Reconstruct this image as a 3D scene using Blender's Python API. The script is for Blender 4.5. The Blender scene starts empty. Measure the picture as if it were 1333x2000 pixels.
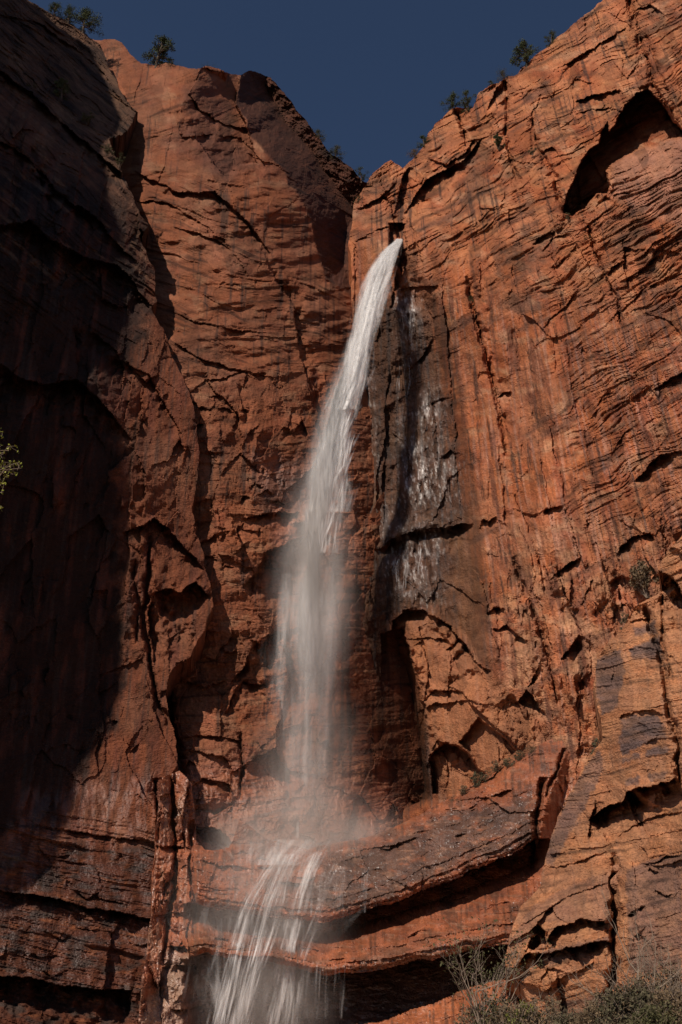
import bpy, math, random
import numpy as np

# ---------------------------------------------------------------- camera, sky, sun, exposure
F = 1000.0 / math.tan(math.radians(25.0)); CX, CY = 666.5, 1000.0
PITCH = math.radians(28.0); cp, sp = math.cos(PITCH), math.sin(PITCH); CAMZ = 1.7
scene = bpy.context.scene
COL = scene.collection
cam = bpy.data.cameras.new("camera"); camo = bpy.data.objects.new("camera", cam); COL.objects.link(camo)
camo.location = (0, 0, CAMZ); camo.rotation_euler = (math.radians(90) + PITCH, 0, 0)
cam.sensor_fit = 'VERTICAL'; cam.angle_y = math.radians(50.0) if hasattr(cam, 'angle_y') else 0
cam.angle = math.radians(50.0); cam.clip_end = 3000; cam.clip_start = 0.1
scene.camera = camo

SUN = np.array([-0.43, -0.62, 0.66]); SUN /= np.linalg.norm(SUN)
elev = math.asin(SUN[2]); azim = math.atan2(SUN[0], SUN[1])
world = bpy.data.worlds.new("World"); scene.world = world; world.use_nodes = True
wn = world.node_tree.nodes; wl = world.node_tree.links
sky = wn.new('ShaderNodeTexSky'); sky.sky_type = 'NISHITA'; sky.sun_disc = False
sky.sun_elevation = elev; sky.sun_rotation = azim % (2 * math.pi)
sky.altitude = 3000; sky.air_density = 0.8; sky.dust_density = 0.0; sky.ozone_density = 2.5
bg = wn['Background']; bg.inputs['Strength'].default_value = 0.08
wl.new(sky.outputs[0], bg.inputs['Color'])
ld = bpy.data.lights.new("sun", 'SUN'); ld.energy = 5.0; ld.angle = math.radians(0.53); ld.color = (1.0, 0.87, 0.74)
lo = bpy.data.objects.new("sun", ld); COL.objects.link(lo)
from mathutils import Vector
lo.rotation_euler = Vector(-SUN).to_track_quat('-Z', 'Y').to_euler()
lo.location = (-60, -40, 200)
scene.view_settings.view_transform = 'Standard'; scene.view_settings.look = 'None'
scene.view_settings.gamma = 1; scene.view_settings.exposure = -0.25
scene.cycles.max_bounces = 5; scene.cycles.diffuse_bounces = 2; scene.cycles.glossy_bounces = 1
scene.cycles.transparent_max_bounces = 96; scene.cycles.volume_bounces = 1
scene.cycles.volume_step_rate = 8.0; scene.cycles.use_denoising = True
scene.cycles.sample_clamp_indirect = 6

STEP = 1.9
# ---------------------------------------------------------------- projection helpers
def at(px, py, Y):
    xc = (px - CX) / F; yc = (CY - py) / F
    k = Y / (cp - yc * sp)
    return xc * k, Y + 0 * k, CAMZ + (sp + yc * cp) * k
def mpp(px, py, Y):                      # metres per photo pixel at a point
    yc = (CY - py) / F
    return Y / (cp - yc * sp) / F

# ---------------------------------------------------------------- noise
def _tab(seed):
    r = np.random.RandomState(seed); return r.permutation(4096).astype(np.int32), r
def _h(p, i, j):
    return p[(p[i & 4095] + j) & 4095]
def perlin(x, y, seed=0):
    p, r = _tab(seed); a = r.rand(4096) * 2 * np.pi; gx, gy = np.cos(a).astype(np.float32), np.sin(a).astype(np.float32)
    x = np.asarray(x, np.float32); y = np.asarray(y, np.float32)
    xi = np.floor(x).astype(np.int32); yi = np.floor(y).astype(np.int32); fx = x - xi; fy = y - yi
    u = fx * fx * fx * (fx * (fx * 6 - 15) + 10); v = fy * fy * fy * (fy * (fy * 6 - 15) + 10)
    def g(dx, dy):
        h = _h(p, xi + dx, yi + dy); return gx[h] * (fx - dx) + gy[h] * (fy - dy)
    a0 = g(0, 0) * (1 - u) + g(1, 0) * u; a1 = g(0, 1) * (1 - u) + g(1, 1) * u
    return (a0 * (1 - v) + a1 * v) * 1.5
def fbm(x, y, seed=0, o=5, gain=0.5, lac=2.03):
    s = 0; a = 1; t = 0
    for k in range(o):
        s = s + a * perlin(x * lac ** k + 17.3 * k, y * lac ** k - 9.1 * k, seed + k); t += a; a *= gain
    return s / t ** 0.7
def ridged(x, y, seed=0, o=4, gain=0.5):
    s = 0; a = 1; t = 0
    for k in range(o):
        s = s + a * (1 - 2 * np.abs(perlin(x * 2.1 ** k, y * 2.1 ** k, seed + k))); t += a; a *= gain
    return s / t
def cells(x, y, seed=0, jit=0.9):
    """nearest cell id hash and offsets, distance to the border"""
    p, r = _tab(seed); rx, ry = r.rand(4096).astype(np.float32), r.rand(4096).astype(np.float32)
    x = np.asarray(x, np.float32); y = np.asarray(y, np.float32)
    xi = np.floor(x).astype(np.int32); yi = np.floor(y).astype(np.int32)
    f1 = np.full(x.shape, 9., np.float32); f2 = f1.copy(); hid = np.zeros(x.shape, np.int32); ox = np.zeros_like(f1); oy = np.zeros_like(f1)
    for dx in (-1, 0, 1):
        for dy in (-1, 0, 1):
            h = _h(p, xi + dx, yi + dy)
            vx = x - (xi + dx + 0.5 + (rx[h] - 0.5) * jit); vy = y - (yi + dy + 0.5 + (ry[h] - 0.5) * jit)
            d = np.sqrt(vx * vx + vy * vy); c = d < f1
            f2 = np.where(c, f1, np.minimum(f2, d)); f1 = np.where(c, d, f1)
            hid = np.where(c, h, hid); ox = np.where(c, vx, ox); oy = np.where(c, vy, oy)
    return hid, ox, oy, f2 - f1
def facets(x, y, sx, sy, seed=0, tilt=1.0, off=1.0, jit=0.9):
    hid, ox, oy, e = cells(x / sx, y / sy, seed, jit)
    r = np.random.RandomState(seed + 77); a = r.randn(4096).astype(np.float32); gx = r.randn(4096).astype(np.float32); gy = r.randn(4096).astype(np.float32)
    return off * np.clip(a[hid], -1.6, 1.6) * 0.5 + tilt * (gx[hid] * ox + gy[hid] * oy), e
def layers(c, seed=0, bite=1.0):
    """bedding: every layer leans out downwards, then steps back in"""
    r = np.random.RandomState(seed); amp = r.rand(8192).astype(np.float32) ** 1.5; off = r.randn(8192).astype(np.float32)
    i = np.floor(c).astype(np.int32) & 8191; f = c - np.floor(c)
    return -amp[i] * f * bite + 0.35 * off[i] * np.minimum(1, np.minimum(f, 1 - f) * 8)
def ss(a, b, x):
    t = np.clip((x - a) / (b - a), 0, 1); return t * t * (3 - 2 * t)

def tps(pts, PX, PY):
    P = np.array(pts, np.float64); n = len(P); s = 500.0
    X = P[:, 0] / s; Yy = P[:, 1] / s
    def U(r2): return np.where(r2 > 1e-12, r2 * np.log(np.maximum(r2, 1e-12)) * 0.5, 0)
    K = U((X[:, None] - X[None]) ** 2 + (Yy[:, None] - Yy[None]) ** 2) + np.eye(n) * 0.01
    Q = np.c_[np.ones(n), X, Yy]; A = np.block([[K, Q], [Q.T, np.zeros((3, 3))]])
    w = np.linalg.solve(A, np.r_[P[:, 2], 0, 0, 0])
    x = (PX / s); y = (PY / s); out = w[n] + w[n + 1] * x + w[n + 2] * y
    for k in range(n): out = out + w[k] * U((x - X[k]) ** 2 + (y - Yy[k]) ** 2)
    return out

def seg_info(pts, x, y):
    """distance to a polyline, signed side (+ = right hand walking along it, image y down), position 0..1"""
    P = np.array(pts, np.float64); L = np.r_[0, np.cumsum(np.hypot(*np.diff(P, axis=0).T))]
    best = np.full(x.shape, 1e9); side = np.zeros(x.shape); tt = np.zeros(x.shape)
    for k in range(len(P) - 1):
        ax, ay = P[k]; dx, dy = P[k + 1] - P[k]; l2 = dx * dx + dy * dy
        t = np.clip(((x - ax) * dx + (y - ay) * dy) / l2, 0, 1)
        d = np.hypot(x - ax - t * dx, y - ay - t * dy); c = d < best - 1e-6
        s = np.sign(dx * (y - ay) - dy * (x - ax))
        best = np.where(c, d, best); side = np.where(c, s, side); tt = np.where(c, (L[k] + t * (L[k + 1] - L[k])) / L[-1], tt)
    return best, side, tt
def poly_sd(pts, x, y):
    P = np.array(pts, np.float64); n = len(P); best = np.full(x.shape, 1e9); ins = np.zeros(x.shape, bool)
    for k in range(n):
        ax, ay = P[k]; bx, by = P[(k + 1) % n]; dx, dy = bx - ax, by - ay
        t = np.clip(((x - ax) * dx + (y - ay) * dy) / (dx * dx + dy * dy + 1e-9), 0, 1)
        best = np.minimum(best, np.hypot(x - ax - t * dx, y - ay - t * dy))
        if dy != 0:
            ins ^= ((ay > y) != (by > y)) & (x < dx * (y - ay) / dy + ax)
    return np.where(ins, -best, best)        # negative inside

# ---------------------------------------------------------------- a rock mass: a relief grid with its own outline and depth
class Mass:
    def __init__(s, poly, ctrl, seed, rough=4.0, skirt=40, depth=0.28, vp=-3033.0):
        P = np.array(poly, float); m = skirt + 8; s.seed = seed; s.skirt = skirt; s.depth = depth
        xs = np.arange(P[:, 0].min() - m, P[:, 0].max() + m, STEP); ys = np.arange(P[:, 1].min() - m, P[:, 1].max() + m, STEP)
        s.PX, s.PY = np.meshgrid(xs, ys); X, Y = s.PX, s.PY
        wx = fbm(X / 60, Y / 60, seed, 5, 0.55) * rough * 1.6; wy = fbm(X / 60, Y / 60, seed + 50, 5, 0.55) * rough * 1.6
        s.sd = poly_sd(poly, X + wx, Y + wy).astype(np.float32)
        gy, gx = np.gradient(s.sd, STEP); gn = np.maximum(np.hypot(gx, gy), 0.25)
        e = np.clip(s.sd, 0, skirt + 6)
        s.QX = np.where(e > 0, X - gx / gn * e, X); s.QY = np.where(e > 0, Y - gy / gn * e, Y); s.e = e
        s.Y0 = tps(ctrl, np.clip(s.QX, -260, 1700), s.QY)
        s.d = np.zeros_like(s.Y0)
        # warped coordinates shared by all hand placed breaks
        s.wx = X + 4.6 * fbm(X / 22, Y / 22, seed + 5, 6, .68) + 7 * fbm(X / 80, Y / 80, seed + 6, 2); s.wy = Y + 4.6 * fbm(X / 22, Y / 22, seed + 9, 6, .68) + 6 * fbm(X / 80, Y / 80, seed + 10, 2)
        s.q = (s.QX - CX) / (s.QY - vp) * (1000 - vp) + CX       # constant along a plumb line
        s.col = np.zeros(X.shape + (3,), np.float32); s.wet = np.zeros(X.shape, np.float32)
    def box(s, pts, m):
        P = np.array(pts, float); x0, x1 = P[:, 0].min() - m, P[:, 0].max() + m; y0, y1 = P[:, 1].min() - m, P[:, 1].max() + m
        j0 = max(0, int((x0 - s.PX[0, 0]) / STEP)); j1 = int((x1 - s.PX[0, 0]) / STEP) + 1
        i0 = max(0, int((y0 - s.PY[0, 0]) / STEP)); i1 = int((y1 - s.PY[0, 0]) / STEP) + 1
        return slice(i0, max(i0, i1)), slice(j0, max(j0, j1))
    def step(s, pts, D, L=30, taper=0.25, soft=1.0, up=0.0, p=1.3):
        b = s.box(pts, 4 * L + 6)
        if s.PX[b].size == 0: return
        d, side, t = seg_info(pts, s.wx[b], s.wy[b])
        tp = np.clip(np.minimum(t, 1 - t) / taper, 0, 1) ** 0.6 if taper > 0 else 1
        sd = d * side
        v = np.where(sd > 0, np.exp(-(np.maximum(sd, 0) / L) ** p) * np.minimum(1, sd / max(soft, 0.1)), 0) * tp
        if up: v = v - up * np.where(sd <= 0, np.exp(sd / (L * 0.6)), 0) * tp      # lip swells outward
        s.d[b] += D * v * (1 + min(1, 2.5 / abs(D)) * (-0.65 + 1.3 * np.clip(0.5 + fbm(s.PX[b] / 34, s.PY[b] / 34, s.seed + 33, 3), 0, 1)))
    def groove(s, pts, D, w=2.5, taper=0.1):
        b = s.box(pts, 5 * w + 12)
        if s.PX[b].size == 0: return
        x, y = s.wx[b], s.wy[b]; d, side, t = seg_info(pts, x, y)
        tp = np.clip(np.minimum(t, 1 - t) / taper, 0, 1) ** 0.5
        ww = w * (0.55 + 0.9 * np.clip(0.5 + perlin(x / 14, y / 22, s.seed + 31), 0, 1))
        s.d[b] += D * np.exp(-(d / ww) ** 2) * tp
    def sink(s, pts, D, soft=3.0, tx=0.0, ty=0.0):
        b = s.box(pts, soft * 2 + 8)
        if s.PX[b].size == 0: return
        x, y = s.wx[b], s.wy[b]; sd = poly_sd(pts, x, y); c = np.mean(np.array(pts, float), 0)
        s.d[b] += ss(soft * 0.5, -soft * 0.5, sd) * (D + tx * (x - c[0]) / 50 + ty * (y - c[1]) / 50)
    def blob(s, cx, cy, rx, ry, D, ang=0.0):
        a = math.radians(ang); x = s.wx - cx; y = s.wy - cy
        u = (x * math.cos(a) + y * math.sin(a)) / rx; v = (-x * math.sin(a) + y * math.cos(a)) / ry
        s.d += D * np.exp(-(u * u + v * v))
    def area(s, pts, soft=25, amp=14, scale=40):
        """soft mask 0..1 with a ragged edge"""
        n = fbm(s.PX / scale, s.PY / scale, s.seed + 71 + int(pts[0][0]), 5, 0.6) * amp
        return ss(soft * 0.5, -soft * 0.5, poly_sd(pts, s.PX, s.PY) + n).astype(np.float32)
    def paint(s, mask, colour, k=1.0):
        m = (np.clip(mask, 0, 1) * k)[..., None]; s.col = s.col * (1 - m) + np.array(colour, np.float32) * m
    def finish_tint(s, k=0.26):
        hid, ox, oy, e = cells((s.q + 20 * fbm(s.PX / 60, s.PY / 70, s.seed + 81, 4)) / 34, (s.PY + 20 * fbm(s.PX / 60, s.PY / 70, s.seed + 82, 4)) / 60, s.seed + 83)
        r = np.random.RandomState(s.seed + 84).randn(4096).astype(np.float32)
        g = fbm(s.PX / 22, s.PY / 14, s.seed + 85, 5, 0.6)
        s.col *= np.clip(1 + k * r[hid] * 0.5 + k * 1.3 * g, 0.45, 1.6)[..., None]
        if hasattr(s, 'lines'):
            s.col *= np.clip(1 + 0.20 * s.lines - 0.55 * ss(0.15, 0.5, s.bd), 0.3, 1.5)[..., None]
        s.col[..., 2] *= 1 + 0.10 * fbm(s.PX / 40, s.PY / 60, s.seed + 86, 3)
    def final(s):
        ii = np.clip(np.round((s.QY - s.PY[0, 0]) / STEP), 0, s.PX.shape[0] - 1).astype(int); jj = np.clip(np.round((s.QX - s.PX[0, 0]) / STEP), 0, s.PX.shape[1] - 1).astype(int)
        s.d = np.where(s.e > 0, s.d[ii, jj], s.d)
        X, Yv, Z = at(s.QX, s.QY, s.Y0 + s.d)
        k = (s.e / s.skirt) ** 1.6 * s.depth
        s.X, s.Y, s.Z = X * (1 + k), Yv * (1 + k), Z - k * 3.0
    def point(s, px, py):
        j = int(round((px - s.PX[0, 0]) / STEP)); i = int(round((py - s.PY[0, 0]) / STEP))
        j = min(max(j, 0), s.PX.shape[1] - 1); i = min(max(i, 0), s.PX.shape[0] - 1)
        return Vector((float(s.X[i, j]), float(s.Y[i, j]), float(s.Z[i, j])))
    def build(s, name, label, mat):
        s.finish_tint(); s.final()
        H, W = s.PX.shape; keep = s.e < s.skirt + 4
        q = keep[:-1, :-1] & keep[1:, :-1] & keep[:-1, 1:] & keep[1:, 1:]
        idx = np.arange(H * W).reshape(H, W); ii = np.full(H * W, -1, np.int64)
        quads = np.stack([idx[:-1, :-1][q], idx[1:, :-1][q], idx[1:, 1:][q], idx[:-1, 1:][q]], 1)
        used = np.zeros(H * W, bool); used[quads.ravel()] = True; ii[used] = np.arange(used.sum())
        co = np.stack([s.X.ravel()[used], s.Y.ravel()[used], s.Z.ravel()[used]], 1)
        fc = ii[quads]
        o = mesh_from(name, co, fc, mat)
        c4 = np.ones((used.sum(), 4), np.float32); c4[:, :3] = np.clip(s.col.reshape(-1, 3)[used], 0.004, 0.9)
        a = o.data.attributes.new('tint', 'FLOAT_COLOR', 'POINT'); a.data.foreach_set('color', c4.ravel())
        a = o.data.attributes.new('wet', 'FLOAT', 'POINT'); a.data.foreach_set('value', np.clip(s.wet.ravel()[used], 0, 1).astype(np.float32))
        o['kind'] = 'structure'; o['label'] = label
        return o

def mesh_from(name, co, fc, mat, smooth=False):
    me = bpy.data.meshes.new(name); n = len(co); m = len(fc); k = fc.shape[1]
    me.vertices.add(n); me.vertices.foreach_set('co', np.asarray(co, np.float32).ravel())
    me.loops.add(m * k); me.loops.foreach_set('vertex_index', np.asarray(fc, np.int32).ravel())
    me.polygons.add(m); me.polygons.foreach_set('loop_start', np.arange(0, m * k, k, dtype=np.int32))
    me.polygons.foreach_set('loop_total', np.full(m, k, np.int32))
    if smooth: me.polygons.foreach_set('use_smooth', np.ones(m, bool))
    else: me.polygons.foreach_set('use_smooth', np.zeros(m, bool))
    me.update(calc_edges=True); me.validate()
    if mat: me.materials.append(mat)
    o = bpy.data.objects.new(name, me); COL.objects.link(o); return o

# ---------------------------------------------------------------- materials
def rock_mat(name, bump=0.35, dry=0.85):
    m = bpy.data.materials.new(name); m.use_nodes = True; n = m.node_tree.nodes; l = m.node_tree.links
    b = n['Principled BSDF']; tc = n.new('ShaderNodeTexCoord')
    at_ = n.new('ShaderNodeAttribute'); at_.attribute_name = 'tint'; aw = n.new('ShaderNodeAttribute'); aw.attribute_name = 'wet'
    def noise(scale, det, rgh, vec=None):
        t = n.new('ShaderNodeTexNoise'); t.inputs['Scale'].default_value = scale; t.inputs['Detail'].default_value = det
        t.inputs['Roughness'].default_value = rgh; l.new(vec or tc.outputs['Object'], t.inputs['Vector']); return t
    mp = n.new('ShaderNodeMapping'); mp.inputs['Scale'].default_value = (1, 1, 2.6); mp.inputs['Rotation'].default_value = (0.25, 0.35, 0)
    l.new(tc.outputs['Object'], mp.inputs['Vector'])
    n1 = noise(3.0, 4, 0.6, mp.outputs[0]); n2 = noise(0.9, 4, 0.6)
    mr = n.new('ShaderNodeMapRange'); mr.inputs['From Min'].default_value = 0.3; mr.inputs['From Max'].default_value = 0.7
    mr.inputs['To Min'].default_value = 0.72; mr.inputs['To Max'].default_value = 1.25; l.new(n1.outputs['Fac'], mr.inputs['Value'])
    mx = n.new('ShaderNodeVectorMath'); mx.operation = 'SCALE'; l.new(at_.outputs['Color'], mx.inputs[0]); l.new(mr.outputs[0], mx.inputs['Scale'])
    l.new(mx.outputs[0], b.inputs['Base Color'])
    add = n.new('ShaderNodeMath'); add.operation = 'ADD'; l.new(n1.outputs['Fac'], add.inputs[0]); l.new(n2.outputs['Fac'], add.inputs[1])
    bp = n.new('ShaderNodeBump'); bp.inputs['Strength'].default_value = 1.0; bp.inputs['Distance'].default_value = bump
    bd_ = n.new('ShaderNodeMapRange'); bd_.inputs['To Min'].default_value = bump; bd_.inputs['To Max'].default_value = bump * 0.12
    l.new(aw.outputs['Fac'], bd_.inputs['Value']); l.new(bd_.outputs[0], bp.inputs['Distance'])
    l.new(add.outputs[0], bp.inputs['Height']); l.new(bp.outputs[0], b.inputs['Normal'])
    r = n.new('ShaderNodeMapRange'); r.inputs['To Min'].default_value = dry; r.inputs['To Max'].default_value = 0.40
    l.new(aw.outputs['Fac'], r.inputs['Value']); l.new(r.outputs[0], b.inputs['Roughness'])
    s_ = n.new('ShaderNodeMapRange'); s_.inputs['To Min'].default_value = 0.25; s_.inputs['To Max'].default_value = 0.9
    l.new(aw.outputs['Fac'], s_.inputs['Value']); l.new(s_.outputs[0], b.inputs['Specular IOR Level'])
    return m
ROCK = rock_mat('sandstone')
def plain(name, col, rough=0.8, var=0.35, transl=0.0):
    m = bpy.data.materials.new(name); m.use_nodes = True; n = m.node_tree.nodes; l = m.node_tree.links; b = n['Principled BSDF']
    tc = n.new('ShaderNodeTexCoord'); t = n.new('ShaderNodeTexNoise'); t.inputs['Scale'].default_value = 2.2; t.inputs['Detail'].default_value = 4
    l.new(tc.outputs['Object'], t.inputs['Vector'])
    r = n.new('ShaderNodeMapRange'); r.inputs['From Min'].default_value = .3; r.inputs['From Max'].default_value = .7
    r.inputs['To Min'].default_value = 1 - var; r.inputs['To Max'].default_value = 1 + var; l.new(t.outputs['Fac'], r.inputs['Value'])
    v = n.new('ShaderNodeVectorMath'); v.operation = 'SCALE'; v.inputs[0].default_value = col; l.new(r.outputs[0], v.inputs['Scale'])
    l.new(v.outputs[0], b.inputs['Base Color']); b.inputs['Roughness'].default_value = rough
    b.inputs['Specular IOR Level'].default_value = 0.25
    return m

# ================================================================ LEFT CLIFF
DARK = (0.045, 0.030, 0.024)
def rock_detail(M, f_big=0.9, f_mid=0.45, f_small=0.14, mask=None, ax=1.0, ay=1.0):
    """broken faces at three sizes, ax/ay stretch them"""
    X = M.wx; Y = M.wy; q = M.q + 5 * fbm(X / 34, Y / 30, M.seed + 3, 4); k = 1 if mask is None else mask
    u = q + 9 * fbm(X / 110, Y / 140, M.seed + 4, 2) + 2 * fbm(X / 12, Y / 12, M.seed + 44, 3); v = Y + 10 * fbm(X / 100, Y / 120, M.seed + 6, 2) + 2 * fbm(X / 12, Y / 12, M.seed + 46, 3)
    a, e1 = facets(u, v, 80 * ax, 150 * ay, M.seed + 11, 1.0, 0.7); M.d += f_big * a * k * (0.35 + 0.65 * ss(-0.3, 0.3, fbm(X / 150, Y / 150, M.seed + 18, 3)))
    a, e2 = facets(u + v * 0.15, v, 30 * ax, 52 * ay, M.seed + 12, 1.0, 0.9); M.d += f_mid * a * k * ss(0.0, 0.4, fbm(X / 80, Y / 100, M.seed + 13, 4))
    a, e3 = facets(u - v * 0.1, v, 10 * ax, 15 * ay, M.seed + 14, 1.0, 1.0); M.d += f_small * a * k * ss(0.1, 0.5, fbm(X / 50, Y / 60, M.seed + 15, 4))
    M.d += f_mid * 0.7 * fbm(X / 45, Y / 70, M.seed + 16, 7, 0.55) * k + f_small * 0.6 * fbm(X / 7, Y / 9, M.seed + 17, 3) * k
    M.e2 = e2
    return e1, e2, e3
def bedding(M, ang, sp_, amp, mask=1.0, wob=10, seed=0):
    """layers whose trace runs at ang degrees (positive = rising to the right), broken up along their length"""
    a = math.radians(ang); sd = M.seed + 21 + 7 * seed
    x = M.PX + 0.35 * (M.wx - M.PX); y = M.PY + 0.35 * (M.wy - M.PY)
    c = x * math.sin(a) + y * math.cos(a) + wob * fbm(M.PX / 190, M.PY / 130, sd, 3)
    l = x * math.cos(a) - y * math.sin(a)
    f1 = ss(-0.05, 0.45, fbm(l / 130, c / 26, sd + 2, 3)); f2 = ss(-0.1, 0.35, fbm(l / 60, c / 14, sd + 3, 3))
    f3 = ss(-0.3, 0.3, fbm(l / 200, c / 90, sd + 6, 2))
    v = 0.8 * layers(c / sp_, sd + 4) * (0.15 + f1) + 0.42 * layers(c / (sp_ * 0.42) + 40, sd + 5) * (0.1 + f2)
    n = fbm(l / 70, c / 4.4, sd + 8, 4, 0.6)
    v = v + 0.55 * n * (0.35 + 0.65 * f3)
    M.d += amp * mask * v
    M.lines = getattr(M, 'lines', 0) + np.asarray(mask * np.clip(n, -1, 1), np.float32)
    if not hasattr(M, 'bd'): M.bd = 0
    M.bd = M.bd + np.asarray(mask, np.float32) * np.clip(fbm(l / 110, c / 13, sd + 9, 5, 0.6), -1, 1)
    return c


LP = [(-160, -160), (20, -40), (60, 2), (95, 22), (130, 42), (170, 66), (198, 86), (212, 120), (232, 168), (252, 200), (266, 216), (258, 236), (240, 262), (212, 270), (225, 300),
      (240, 330), (255, 372), (290, 440), (272, 462), (300, 520), (308, 590), (296, 602), (320, 640), (335, 690), (352, 722), (372, 780), (386, 850), (388, 930), (380, 1000),
      (380, 1040), (398, 1080), (412, 1150), (414, 1192), (396, 1240), (372, 1285), (338, 1300), (324, 1330), (332, 1400), (346, 1450), (350, 1492), (328, 1530), (318, 1580), (322, 1640), (330, 1680),
      (318, 1730), (322, 1800), (300, 1860), (290, 1950), (270, 2040), (270, 2260), (-160, 2260)]
LC = [(0, 0, 140), (130, 40, 150), (205, 100, 152), (265, 215, 142), (0, 130, 131), (100, 250, 129), (215, 270, 134), (-150, 0, 134), (-150, 300, 114), (-150, 900, 102), (-150, 1500, 98), (-150, 2200, 94),
      (0, 300, 118), (0, 440, 111), (80, 420, 113), (240, 340, 128), (290, 440, 127), (200, 450, 118), (0, 640, 107), (150, 640, 112), (300, 560, 124), (320, 640, 121), (0, 900, 105), (120, 800, 109),
      (240, 760, 115), (380, 820, 118), (385, 950, 117.5), (250, 1000, 114.5), (0, 1200, 105), (120, 1200, 109), (240, 1200, 114), (410, 1170, 116), (0, 1450, 103), (200, 1400, 110.5), (330, 1350, 112),
      (0, 1650, 100), (150, 1600, 105), (330, 1600, 108), (0, 1900, 96), (300, 1900, 103), (0, 2200, 90), (280, 2200, 96)]
A = Mass(LP, LC, 100, rough=5)
up = ss(330, 200, A.PY - 0.9 * (A.PX - 100))             # sloping slabs at the top
bedding(A, -40, 15, 0.8, up, 16, 1); bedding(A, -40, 46, 1.3, up, 20, 13)
mid = ss(0.2, 0.8, ss(150, 300, A.PY)) * ss(720, 560, A.PY - 0.8 * A.PX * 0)
bedding(A, -38, 17, 0.7, mid * (1 - up), 20, 5)
low = ss(1540, 1640, A.PY); bedding(A, -12, 26, 0.5, low, 8, 9)
rock_detail(A, 0.9, 0.5, 0.13, mask=(0.45 + 0.55 * (1 - up)) * (1 - 0.55 * low), ax=0.9)
A.step([(-20, 120), (60, 180), (150, 262), (215, 318), (250, 350)], 2.6, 26, 0.05, up=0.3)
A.step([(-20, 30), (60, 40), (130, 80), (190, 130), (250, 215)], 1.2, 16)
A.step([(-30, 260), (50, 300), (110, 370), (190, 430), (270, 520)], 2.5, 34)
A.step([(-20, 445), (60, 430), (100, 470), (160, 500), (230, 520), (300, 600)], 3.5, 60, up=0.3)
A.step([(100, 420), (80, 360), (60, 285)], 2.5, 30)
A.step([(-30, 690), (40, 735), (90, 752), (150, 738), (200, 790), (260, 860)], 3.2, 50, up=0.3)
A.step([(150, 740), (148, 690), (140, 640)], 1.6, 40)
A.step([(180, 650), (230, 690), (245, 720), (240, 760)], 1.5, 40)
A.step([(235, 700), (290, 730), (330, 800), (360, 850)], 1.6, 22)
A.step([(240, 1040), (300, 1010), (330, 1030), (370, 1080), (400, 1110)], 3.0, 20, up=0.3)
A.step([(262, 880), (255, 950), (250, 1060), (247, 1200), (240, 1300)][::-1], -1.0, 40)
A.step([(300, 1160), (330, 1150), (352, 1158), (380, 1135), (415, 1165)], 3.2, 75, 0.08, up=0.25)     # roofed hollow beside the back wall
A.step([(302, 1300), (292, 1240), (290, 1180), (300, 1158)], 1.8, 40)
A.groove([(286, 1040), (292, 1120), (280, 1200), (292, 1290), (305, 1360), (330, 1420)], 2.2, 5)
A.groove([(260, 1090), (272, 1180), (270, 1260)], 1.0, 3)
A.step([(-30, 1735), (60, 1745), (160, 1770), (290, 1792), (325, 1790)], 2.4, 16, 0.02, up=0.3)
A.step([(60, 1612), (160, 1628), (250, 1642), (318, 1650)], 1.0, 12)
A.step([(-30, 1905), (60, 1912), (160, 1930), (260, 1935)], 4.0, 60, 0.02, up=0.2)
A.step([(190, 1515), (188, 1475), (194, 1440)], 0.8, 20)
A.groove([(305, 1520), (308, 1600), (312, 1650)], 1.5, 3)
for k in range(14):
    r = random.Random(k); x = r.uniform(20, 290); y = r.uniform(1640, 1900)
    A.step([(x, y), (x + r.uniform(20, 40), y + r.uniform(5, 22)), (x + r.uniform(50, 80), y + r.uniform(-6, 20))], r.uniform(.25, .6), 9)
n1 = fbm(A.q / 26, A.PY / 170, 301, 4); n2 = fbm(A.PX / 130, A.PY / 130, 302, 4); n3 = fbm(A.q / 7, A.PY / 160, 303, 3)
A.paint(np.ones_like(A.sd), (0.18, 0.056, 0.025)); A.paint(ss(-.2, .5, n2), (0.24, 0.10, 0.055), .7); A.paint(ss(640, 500, A.PY), (0.10, 0.038, 0.02), .8); A.paint(A.area([(-160, 250), (60, 330), (250, 400), (280, 450), (300, 620), (230, 760), (250, 1300), (215, 1440), (120, 1600), (-160, 1700)], 50, 40), (0.022, 0.009, 0.006), .95)  # near-black patch paints the left wall's shade into its colour
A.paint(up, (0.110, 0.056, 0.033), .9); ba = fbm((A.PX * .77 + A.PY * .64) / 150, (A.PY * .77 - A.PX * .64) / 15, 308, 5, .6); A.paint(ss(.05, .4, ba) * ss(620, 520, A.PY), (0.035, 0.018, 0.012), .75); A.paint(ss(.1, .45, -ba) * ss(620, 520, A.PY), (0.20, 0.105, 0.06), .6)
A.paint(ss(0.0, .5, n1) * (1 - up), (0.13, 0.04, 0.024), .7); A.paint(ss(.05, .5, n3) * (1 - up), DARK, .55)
lowd = A.area([(-160, 1640), (325, 1650), (300, 2260), (-160, 2260)], 40)
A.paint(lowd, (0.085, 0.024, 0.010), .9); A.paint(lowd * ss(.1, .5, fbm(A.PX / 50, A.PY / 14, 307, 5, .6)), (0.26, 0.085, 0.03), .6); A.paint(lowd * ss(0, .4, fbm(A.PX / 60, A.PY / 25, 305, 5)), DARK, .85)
A.wet += 0.75 * A.area([(60, 1540), (330, 1500), (325, 1980), (-20, 1960), (-20, 1680)], 60, 40) * ss(-.35, .2, fbm(A.q / 14, A.PY / 60, 306, 4))
A.build('left_cliff', 'dark shaded sandstone cliff rising along the left side of the canyon', ROCK)

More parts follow.
